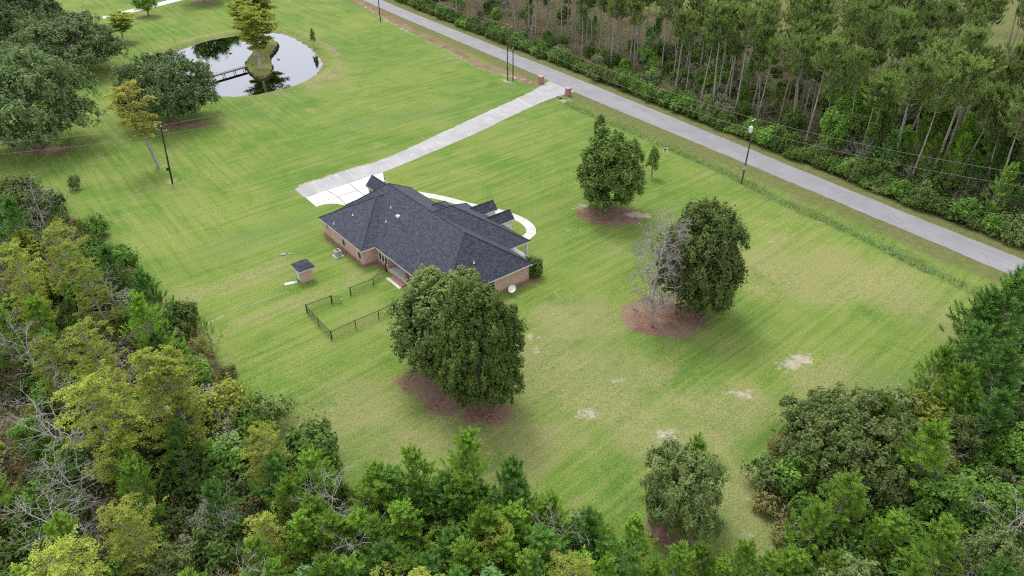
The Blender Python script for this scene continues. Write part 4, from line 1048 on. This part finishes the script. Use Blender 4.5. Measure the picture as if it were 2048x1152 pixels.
# ---- single trees of the garden
crown_at('house_oak', 893, 775, 528, 215, 'large dark green oak close behind the house, left one of the joined pair', var=1, rz=.4, push=.6)
crown_at('house_oak', 960, 835, 548, 205, 'large bright green oak in front of the house, nearer one of the joined pair', var=0, rz=2.0, push=.45)
crown_at('yard_laurel', 1212, 430, 248, 148, 'rounded green tree on the mulch bed right of the house', push=.4, rz=1)
crown_at('yard_oak', 1382, 640, 382, 196, 'tall dark green oak beside the leafless tree on the right lawn', push=.45, rz=.6)
x, y = at(1302, 650); plant('bare_yard', x, y, 15.2, 5.4, 'leafless grey tree standing in the red mulch bed', rz=1.0)
x, y = at(1303, 353); plant('columnar', x, y, 5.8, 2.5, 'small upright tree with pale stem near the yard sign')
x, y = at(1196, 300); plant('columnar', x, y, 7.2, 2.7, 'narrow dark tree peeking out behind the rounded yard tree')
crown_at('live_oak', 92, 310, 92, 265, 'broad dark live oak nearest the camera in the left grove', var=0, push=.5)
crown_at('live_oak', 150, 160, 22, 230, 'broad dark live oak behind the nearest one in the left grove', var=1, push=.6)
crown_at('live_oak', 352, 250, 102, 208, 'round dark live oak between the pond and the golden cypress', var=1, rz=2.2, push=.42)
crown_at('live_oak', 60, 120, -30, 230, 'dark live oak at the far top left corner of the grove', var=0, rz=2.9, push=.5)
crown_at('wood_tree', -10, 120, 40, 90, 'brighter green tree at the left frame edge among the live oaks', push=.4)
x, y = at(318, 335); plant('gold_cypress', x, y, 15.4, 7.2, 'golden cypress with a bare pale trunk on the left lawn', rz=.7, tilt=.02)
x, y = at(246, 82); plant('pond_cypress', x, y, 8.0, 7.0, 'yellow green cypress near the path at the top left', var=0)
x, y = at(297, 32); plant('wood_tree', x, y, 8, 8, 'dark round tree by the pale path at the top edge')
x, y = at(408, 4); plant('wood_tree', x, y, 18, 15, 'tree standing in a mulch patch beyond the pond at the top edge')
x, y = at(455, -14); plant('wood_tree', x, y, 17, 13, 'second tall tree beyond the pond, seen mirrored in the water')
for px, py, h, wd, lab, v in ((520, 139, 14.5, 8.5, 'cypress at the near end of the pond island', 0), (511, 114, 14, 8, 'cypress in the middle of the pond island', 1), (529, 86, 18, 9.5, 'tallest cypress at the far end of the pond island', 0)):
    x, y = at(px, py); plant('pond_cypress', x, y, h, wd, lab, var=v, z=.1)
x, y = at(628, 92); plant('columnar', x, y, 5.0, 1.6, 'thin sapling on the right bank of the pond')
x, y = at(153, 379); plant('shrub_olive', x, y, 2.4, 2.0, 'small stunted shrub in a bare patch on the left lawn')
x, y = at(1066, 549); plant('shrub_dark', x, y, 2.4, 2.8, 'clipped dark green bush at the right front corner of the house')
crown_at('dark_tree', 66, 455, 352, 95, 'bluish green leafy tree at the upper corner of the left wood', push=.4).children[1].data
crown_at('olive_oak', 1348, 1088, 886, 190, 'olive green oak standing alone on the near right lawn', var=1, push=.6)
crown_at('olive_oak', 1665, 985, 792, 290, 'wide olive green oak at the tip of the right wood', var=0, push=.6)

# ---- pines along the near edge, placed by their tops
NEAR = 'young pines along the near edge of the lawn'
ORD = 'first second third fourth fifth sixth seventh eighth ninth tenth eleventh twelfth thirteenth fourteenth fifteenth sixteenth seventeenth eighteenth nineteenth twentieth twenty-first twenty-second twenty-third twenty-fourth twenty-fifth twenty-sixth twenty-seventh'.split()
for no, (px, py, h) in enumerate(sorted(((742, 955, 7.5), (778, 944, 7.5), (841, 908, 8), (889, 958, 7), (923, 876, 8.8), (1025, 926, 8.5), (930, 976, 7.5), (985, 1019, 8), (803, 1015, 7.5), (1103, 992, 7), (1100, 1065, 8), (1168, 1022, 8), (1190, 1028, 7.5), (808, 1123, 7), (850, 1119, 7.5), (672, 1037, 8), (767, 1098, 7.5), (622, 1015, 7.5), (720, 1040, 7), (1030, 1030, 7), (1060, 1110, 7.5), (960, 1100, 7.5), (900, 1070, 7), (1215, 1075, 6.5), (1150, 1120, 7.5), (640, 1130, 8), (700, 1120, 7)))):
    x, y = on_top(px, py, h); plant('pine', x, y, h, 5.3 * vr.uniform(.9, 1.2), 'young green pine at the near lawn edge, %s treetop from the left' % ORD[no], NEAR, tilt=.03)
for px, py, h, lab in ((1277, 1044, 5.6, 'slender young pine standing apart on the lawn at the bottom, left of the olive oak'), (1354, 1105, 7.0, 'young pine at the bottom edge below the lone olive oak'), (1410, 1100, 5.5, 'small pine at the bottom edge right below the lone olive oak'), (1500, 1083, 6.2, 'small pine at the bottom of the grassy gap'), (1305, 1128, 5.5, 'young pine at the bottom edge below the slender one'), (1448, 1125, 5.0, 'small pine at the bottom edge left of the grassy gap pine'), (1545, 1118, 5.5, 'small pine at the bottom edge right of the grassy gap pine'), (1590, 1085, 6.0, 'young pine at the lowest tip of the right wood'), (1408, 895, 7.5, 'pine leaning out of the right side of the lone olive oak'), (1874, 854, 10, 'tall pale green pine beside the wide olive oak'), (1709, 969, 8.5, 'bright green pine in front of the wide olive oak, taller of two'), (1645, 1012, 7.5, 'bright green pine in front of the wide olive oak, shorter of two'), (1627, 919, 5, 'small pine growing under the wide olive oak'), (1813, 1040, 6, 'small pine below the tall pale green pine at the right'), (1663, 1112, 6, 'small pine at the bottom edge below the wide olive oak'),
        (2039, 548, 13, 'tallest dark pine at the right frame edge'), (2005, 592, 11, 'dark pine next to the tallest one at the right frame edge'), (1960, 655, 9, 'dark pine leaning over the lawn at the right wood edge'), (1893, 690, 8, 'bright pine at the lawn corner of the right wood'), (1938, 745, 8.5, 'dense pine behind the lawn corner of the right wood'), (2030, 700, 11, 'dark pine at the right frame edge below the tallest one'), (2000, 780, 9, 'pine at the right frame edge above the dark evergreens')):
    x, y = on_top(px, py, h); plant('pine', x, y, h, h * (.66 if h < 12 else .7), lab, tilt=.03, var=(1 if 'dark' in lab else (0, 2, 3, 5)[int(vr.integers(4))]))
for px, py, h, lab in ((622, 896, 5, 'thin young pine poking out at the lawn edge of the left wood'), (569, 944, 5, 'second thin young pine at the lower lawn edge of the left wood'), (508, 840, 6, 'bushy pine with an orange patch at the lawn edge of the left wood'), (429, 972, 7, 'bright green pine near the pale twin trunks in the left wood'), (497, 1090, 7.5, 'bright green pine at the bottom edge of the left wood'), (393, 835, 4, 'small pine in the shade of the yellow bushes in the left wood'), (207, 497, 7.5, 'upper dark pine at the lawn edge of the left wood'), (283, 542, 9, 'lower dark pine at the lawn edge of the left wood'), (15, 400, 9, 'dark pine at the left frame edge beside the bluish tree'), (305, 668, 6, 'small bright pine below the dark pine in the left wood'), (604, 945, 5, 'pine tucked behind the thin young pine at the lawn edge')):
    x, y = on_top(px, py, h); plant('pine', x, y, h, h * .62, lab, tilt=.03, var=(4 if 'dark' in lab else None))
# ---- cypresses of the left wood
for px, py, h, wd, lab in ((285, 700, 15, 8, 'big yellow green cypress with pale twin trunks in the left wood'), (330, 720, 14, 6, 'yellow green cypress right behind the one with twin trunks'), (160, 755, 14, 7.5, 'leaning yellow green cypress left of the twin trunks'), (112, 448, 13, 7, 'yellow green cypress below the bluish tree in the left wood'), (170, 520, 12, 6, 'yellow green cypress next to the upper dark pine'), (165, 640, 12, 6, 'orange tinged cypress in the middle of the left wood'), (8, 488, 13, 6, 'bright yellow cypress with grey trunk at the left frame edge'), (95, 1085, 9, 7, 'bright yellow green crown at the bottom left corner'), (230, 1000, 10, 5.5, 'yellow cypress below the leaning one at the bottom left'), (70, 690, 10, 5, 'yellow tinged cypress at the left of the wood'), (210, 730, 12, 6, 'cypress between the leaning one and the twin trunks')):
    x, y = on_top(px, py, h); plant('cypress', x, y, h, wd * .82, lab, tilt=.05)
for px, py, h, wd, lab in ((55, 795, 11, 7, 'leafless pale tree at the left frame edge of the wood'), (95, 985, 8, 6, 'leafless pale tree low in the left wood'), (30, 640, 9, 5, 'leafless pale tree left of the orange tinged cypress'), (120, 900, 8, 5, 'spindly leafless tree in the lower left wood'), (1955, 1115, 5, 3.5, 'leafless white snag at the bottom right'), (2020, 1000, 8, 5, 'leafless grey tree at the right frame edge'), (1890, 900, 7, 3.5, 'thin leafless tree in the right wood')):
    x, y = on_top(px, py, h); plant('bare_tree', x, y, h, wd, lab, tilt=.06)
for px, py, h, wd, k, lab in ((430, 785, 5.5, 5.5, 'yellow_tree', 'yellow leaved bush at the lawn edge of the left wood'), (1860, 815, 5.5, 6.5, 'yellow_tree', 'olive tree with yellow blossom tips at the right wood edge'), (1800, 790, 6, 6, 'dark_tree', 'grey green tree behind the yellow tipped one in the right wood')):
    x, y = on_top(px, py, h); plant(k, x, y, h, wd, lab)

# ---- filling the woods
def inside(x, y, poly): return sdist(np.array([[x, y]]), poly)[0]
def in_view(x, y, h, m=60):
    a = proj(x, y, 0); b = proj(x, y, h)
    return a[2] > 3 and -m * 1.5 < a[0] < 2048 + m * 1.5 and b[1] < 1152 + 20 and a[1] > -m
GLADE, GLADE2 = at(1975, 185), at(1925, 215)
def fill(poly, n, dmin, kinds, weights, hs, label, group, depth=(-1e9, 0), seed=1, region=None, tilt=.03):
    r = np.random.default_rng(seed); P = np.array(poly)
    cand = []
    while len(cand) < 24000:
        # uniform over the picture so that what is seen is filled
        px, py = r.uniform(-90, 2140), r.uniform(-20, 1420)
        if region and not (region[0] < px < region[2] and region[1] < py < region[3]): 
            px, py = r.uniform(region[0], region[2]), r.uniform(region[1], region[3])
        cand.append(at(px, py))
    C = np.array(cand); sdv = sdist(C, poly); ok = (sdv < depth[1]) & (sdv > depth[0]); C = C[ok]
    got = []; pl = np.array([p[:2] for p in PLACED]) if PLACED else np.zeros((0, 2))
    grid = []
    for c in C:
        if len(got) >= n: break
        if len(grid) and np.min(np.hypot(*(np.array(grid) - c).T)) < dmin: continue
        k = kinds[int(r.choice(len(kinds), p=np.array(weights) / sum(weights)))]
        h = hs[k][0] + (hs[k][1] - hs[k][0]) * r.uniform()
        if not in_view(c[0], c[1], h): continue
        if math.dist(c, GLADE) < 9 or math.dist(c, GLADE2) < 8: continue
        grid.append(c); got.append(1)
        plant(k, c[0], c[1], h, LIB[k][0][1] * h / LIB[k][0][0] * r.uniform(.8, 1.2), zoned(k, c[0], c[1], h, hs[k], label), group[k], tilt=tilt)
    print('fill', len(got))
def zoned(k, x, y, h, hr, tail):
    px, py, _ = proj(x, y, h)
    t = (h - hr[0]) / max(.1, hr[1] - hr[0]); size = 'short ' if t < .33 else ('tall ' if t > .67 else '')
    base = LB[k].replace('tall ', 'very tall ' if t > .67 else '').replace('small ', '') if k in ('tall_pine', 'small_pine') else size + LB[k]
    if 'road' in tail:
        zs = ('behind the far roadside pole', 'by the twin poles', 'by the gate pillars', 'left of the transformer pole', 'behind the transformer pole', 'right of the transformer pole', 'near the right frame edge')
        z = zs[int(np.searchsorted((930, 1080, 1210, 1400, 1600, 1850), px))]
    elif 'left' in tail:
        col = ('left frame edge', 'mid wood', 'lawn side', 'bottom middle')[int(np.searchsorted((140, 320, 560), px))]
        z = ('upper part, ' if py < 640 else 'middle part, ' if py < 900 else 'lower part, ') + col
    else:
        z = ('upper part, ' if py < 780 else 'middle part, ' if py < 980 else 'lower part, ') + ('lawn side' if px < 1780 else 'inner side' if px < 1950 else 'right frame edge')
    return base + tail + ', ' + z
LB = {'shrub_dark': 'dark green bush', 'shrub_green': 'green bush', 'shrub_yellow': 'yellow leaved bush', 'shrub_grey': 'grey green bush', 'shrub_olive': 'olive bush', 'shrub_weed': 'low brownish weedy bush', 'wood_tree': 'green leafy tree', 'dark_tree': 'dark evergreen tree', 'yellow_tree': 'yellowing leafy tree', 'pine': 'young green pine', 'small_pine': 'small pine sapling', 'tall_pine': 'tall bare-trunked pine', 'cypress': 'feathery yellow green cypress', 'bare_tree': 'leafless pale tree', 'twig_shrub': 'leafless grey shrub'}
def labels(tail): return tail
HS = {'shrub_dark': (2.2, 4), 'shrub_green': (2, 3.6), 'shrub_yellow': (2, 3.4), 'shrub_grey': (2, 3.4), 'shrub_olive': (1.4, 2.8), 'shrub_weed': (.9, 1.7), 'wood_tree': (5, 9), 'dark_tree': (5, 9), 'yellow_tree': (4, 7), 'pine': (5, 9), 'small_pine': (2.5, 5), 'tall_pine': (14, 21), 'cypress': (8, 13), 'bare_tree': (5, 9), 'twig_shrub': (2.2, 4.2)}
def groups(tail): return {k: (v + ('es' if v.endswith('bush') else 's')) + tail for k, v in LB.items()}
# left wood
fill(LF, 70, 1.9, ['shrub_weed', 'shrub_olive', 'shrub_dark', 'shrub_green', 'small_pine'], [5, 4, 2, 2, 1], HS, labels(' edging the left wood'), groups(' edging the left wood'), (-3.2, .4), 11)
fill(LF, 150, 2.6, ['shrub_dark', 'shrub_green', 'shrub_grey', 'shrub_yellow', 'shrub_olive', 'twig_shrub'], [5, 4, 3, 3, 3, 3], HS, labels(' in the left wood undergrowth'), groups(' under the left wood'), (-200, -2.5), 12)
fill(LF, 70, 4.2, ['wood_tree', 'dark_tree', 'yellow_tree', 'bare_tree', 'pine', 'cypress'], [5, 4, 2, 3, 9, 3], dict(HS, wood_tree=(4, 7), dark_tree=(4, 7.5), cypress=(7, 11)), labels(' inside the left wood'), groups(' inside the left wood'), (-200, -4), 13, tilt=.05)
fill(LF, 26, 2.6, ['pine'], [1], dict(HS, pine=(5.5, 8)), labels(' filling the left wood'), groups(' in the bottom middle'), (-40, -1.5), 14, region=(560, 1000, 1260, 1300))
# right wood
fill(RF, 40, 2.0, ['shrub_weed', 'shrub_olive', 'shrub_dark', 'shrub_green'], [4, 3, 3, 3], HS, labels(' edging the right wood'), groups(' edging the right wood'), (-3, .3), 21)
fill(RF, 110, 2.4, ['shrub_dark', 'shrub_green', 'shrub_grey', 'shrub_olive', 'twig_shrub'], [6, 6, 2, 3, 1], HS, labels(' in the right wood undergrowth'), groups(' under the right wood'), (-200, -2), 22)
fill(RF, 60, 3.6, ['wood_tree', 'dark_tree', 'pine', 'yellow_tree'], [5, 4, 9, 1], dict(HS, wood_tree=(4, 7), dark_tree=(4, 7)), labels(' inside the right wood'), groups(' inside the right wood'), (-200, -4), 23)
# wood across the road: hedge, thicket, pines
hl = along(chaikin(HL, 2, False), 1.15); hr_ = g1(31)
for i in range(1, len(hl) - 1):
    q = side(hl, i, -1.5 + hr_.normal() * .5) if inside(*side(hl, i, -1.5), WF) < 0 else side(hl, i, 1.5 + hr_.normal() * .5)
    k = ['shrub_dark', 'shrub_green', 'shrub_dark', 'shrub_olive', 'shrub_green'][int(hr_.integers(5))]; h = hr_.uniform(1.2, 3.7)
    if not in_view(q[0], q[1], h): continue
    plant(k, q[0], q[1], h, hr_.uniform(2.8, 4.2), zoned(k, q[0], q[1], h, (1.2, 3.7), ' in the hedge across the road'), groups(' of the hedge across the road')[k])
fill(WF, 170, 3.0, ['twig_shrub', 'shrub_grey', 'shrub_dark', 'shrub_green', 'shrub_yellow', 'wood_tree', 'dark_tree'], [9, 5, 5, 3, 1, 2, 2], dict(HS, wood_tree=(3, 5.5), dark_tree=(3, 5)), labels(' in thicket across the road'), groups(' of the thicket across the road'), (-30, -4.5), 32)
fill(WF, 60, 4.0, ['dark_tree', 'twig_shrub', 'shrub_dark'], [2, 4, 4], dict(HS, dark_tree=(3, 5)), labels(' deep across the road'), groups(' deep in the far wood'), (-75, -28), 37)
fill(WF, 185, 2.8, ['tall_pine', 'pine'], [9, 1], dict(HS, pine=(6, 10)), labels(' across the road'), groups(' in the front of the far wood'), (-40, -7), 33, tilt=.05)
fill(WF, 60, 4.0, ['tall_pine'], [1], dict(HS, tall_pine=(15, 20)), labels(' in far rows across the road'), groups(' in the far corner of the wood'), (-140, -30), 36, region=(1650, -60, 2140, 190))
fill(WF, 70, 4.6, ['tall_pine'], [1], dict(HS, tall_pine=(15, 20)), labels(' farther back across the road'), groups(' in the back of the far wood'), (-120, -40), 34)
fill(WF, 40, 3.5, ['pine', 'wood_tree'], [3, 1], dict(HS, pine=(8, 12), wood_tree=(6, 9)), labels(' growing across the road'), groups(' at the right end of the far wood'), (-30, -5), 35, region=(1650, 230, 2140, 480))

# ---- low growth nobody could count
def mass(name, pts, h, leaf, mat, label, cat, seed, per=7):
    r = g1(seed); n = len(pts); C = np.repeat(np.column_stack([pts, np.zeros(n)]), per, 0)
    C += r.normal(size=C.shape) * np.array([.35, .35, 0]); C[:, 2] += r.uniform(.05, 1, len(C)) * h
    N = unit(np.array([0, 0, 1.0]) + r.normal(size=C.shape) * .7)
    o = link(name, quads_mesh(name, leaf_quads(C, N, leaf * r.uniform(.6, 1.4, len(C)), r), mat)); tag(o, label, cat, kind='stuff')
def scatter(poly, n, depth, seed):
    r = g1(seed); c = np.array([at(px, py) for px, py in zip(r.uniform(-60, 2110, n * 6), r.uniform(-10, 1250, n * 6))]); s = sdist(c, poly); c = c[(s < depth[1]) & (s > depth[0])]; return c[:n]
mass('undergrowth', np.concatenate([scatter(LF, 5200, (-200, -.2), 41), scatter(RF, 3600, (-200, -.2), 42)]), .9, .15, M['weeds'], 'low tangled undergrowth on the floor of the near woods', 'undergrowth', 43, 9)
mass('thicket_floor', scatter(WF, 9000, (-70, -.1), 44), 1.5, .25, M['bush_dark'], 'low dark green growth on the floor of the wood across the road', 'undergrowth', 45, 7)
def blades(name, pts, h, mat, label, cat, seed, per=8):
    r = g1(seed); n = len(pts) * per; b = np.repeat(np.column_stack([pts, np.full(len(pts), -.38)]), per, 0) + r.normal(size=(n, 3)) * np.array([.28, .28, .05])
    t = b + np.column_stack([r.normal(size=(n, 2)) * .3, h * r.uniform(.6, 1.25, n)]); s = unit(np.column_stack([r.normal(size=(n, 2)), np.zeros(n)])) * .055
    o = link(name, tris_mesh(name, np.stack([b - s, b + s, t], 1).reshape(-1, 3), mat)); tag(o, label, cat, kind='stuff')
r = g1(61); D = along(chaikin(gpoly(DITCH), 2, False), .16); D = np.array(D)
blades('ditch_grass', (np.repeat(D, 5, 0) + r.normal(size=(len(D) * 5, 2)) * .8)[r.uniform(size=len(D) * 5) < .6 * np.clip(.75 + .5 * np.sin(np.arange(len(D) * 5) * .013) + .3 * np.sin(np.arange(len(D) * 5) * .041), .15, 1)], .62, M['ditch_grass'], 'tall pale green grass growing along the roadside ditch', 'grass', 62)

# ---- things that would share a label are told apart by their order in the view
from collections import defaultdict
same = defaultdict(list)
for o in COL.objects:
    if o.parent is None and 'label' in o.keys() and 'kind' not in o.keys(): same[o['label']].append(o)
for lab, L in same.items():
    if 1 < len(L) <= len(ORD) and len(lab.split()) <= 13:
        L.sort(key=lambda o: proj(o.location.x, o.location.y, 1)[0])
        for i, o in enumerate(L): o['label'] = lab + ', %s from left' % ORD[i]
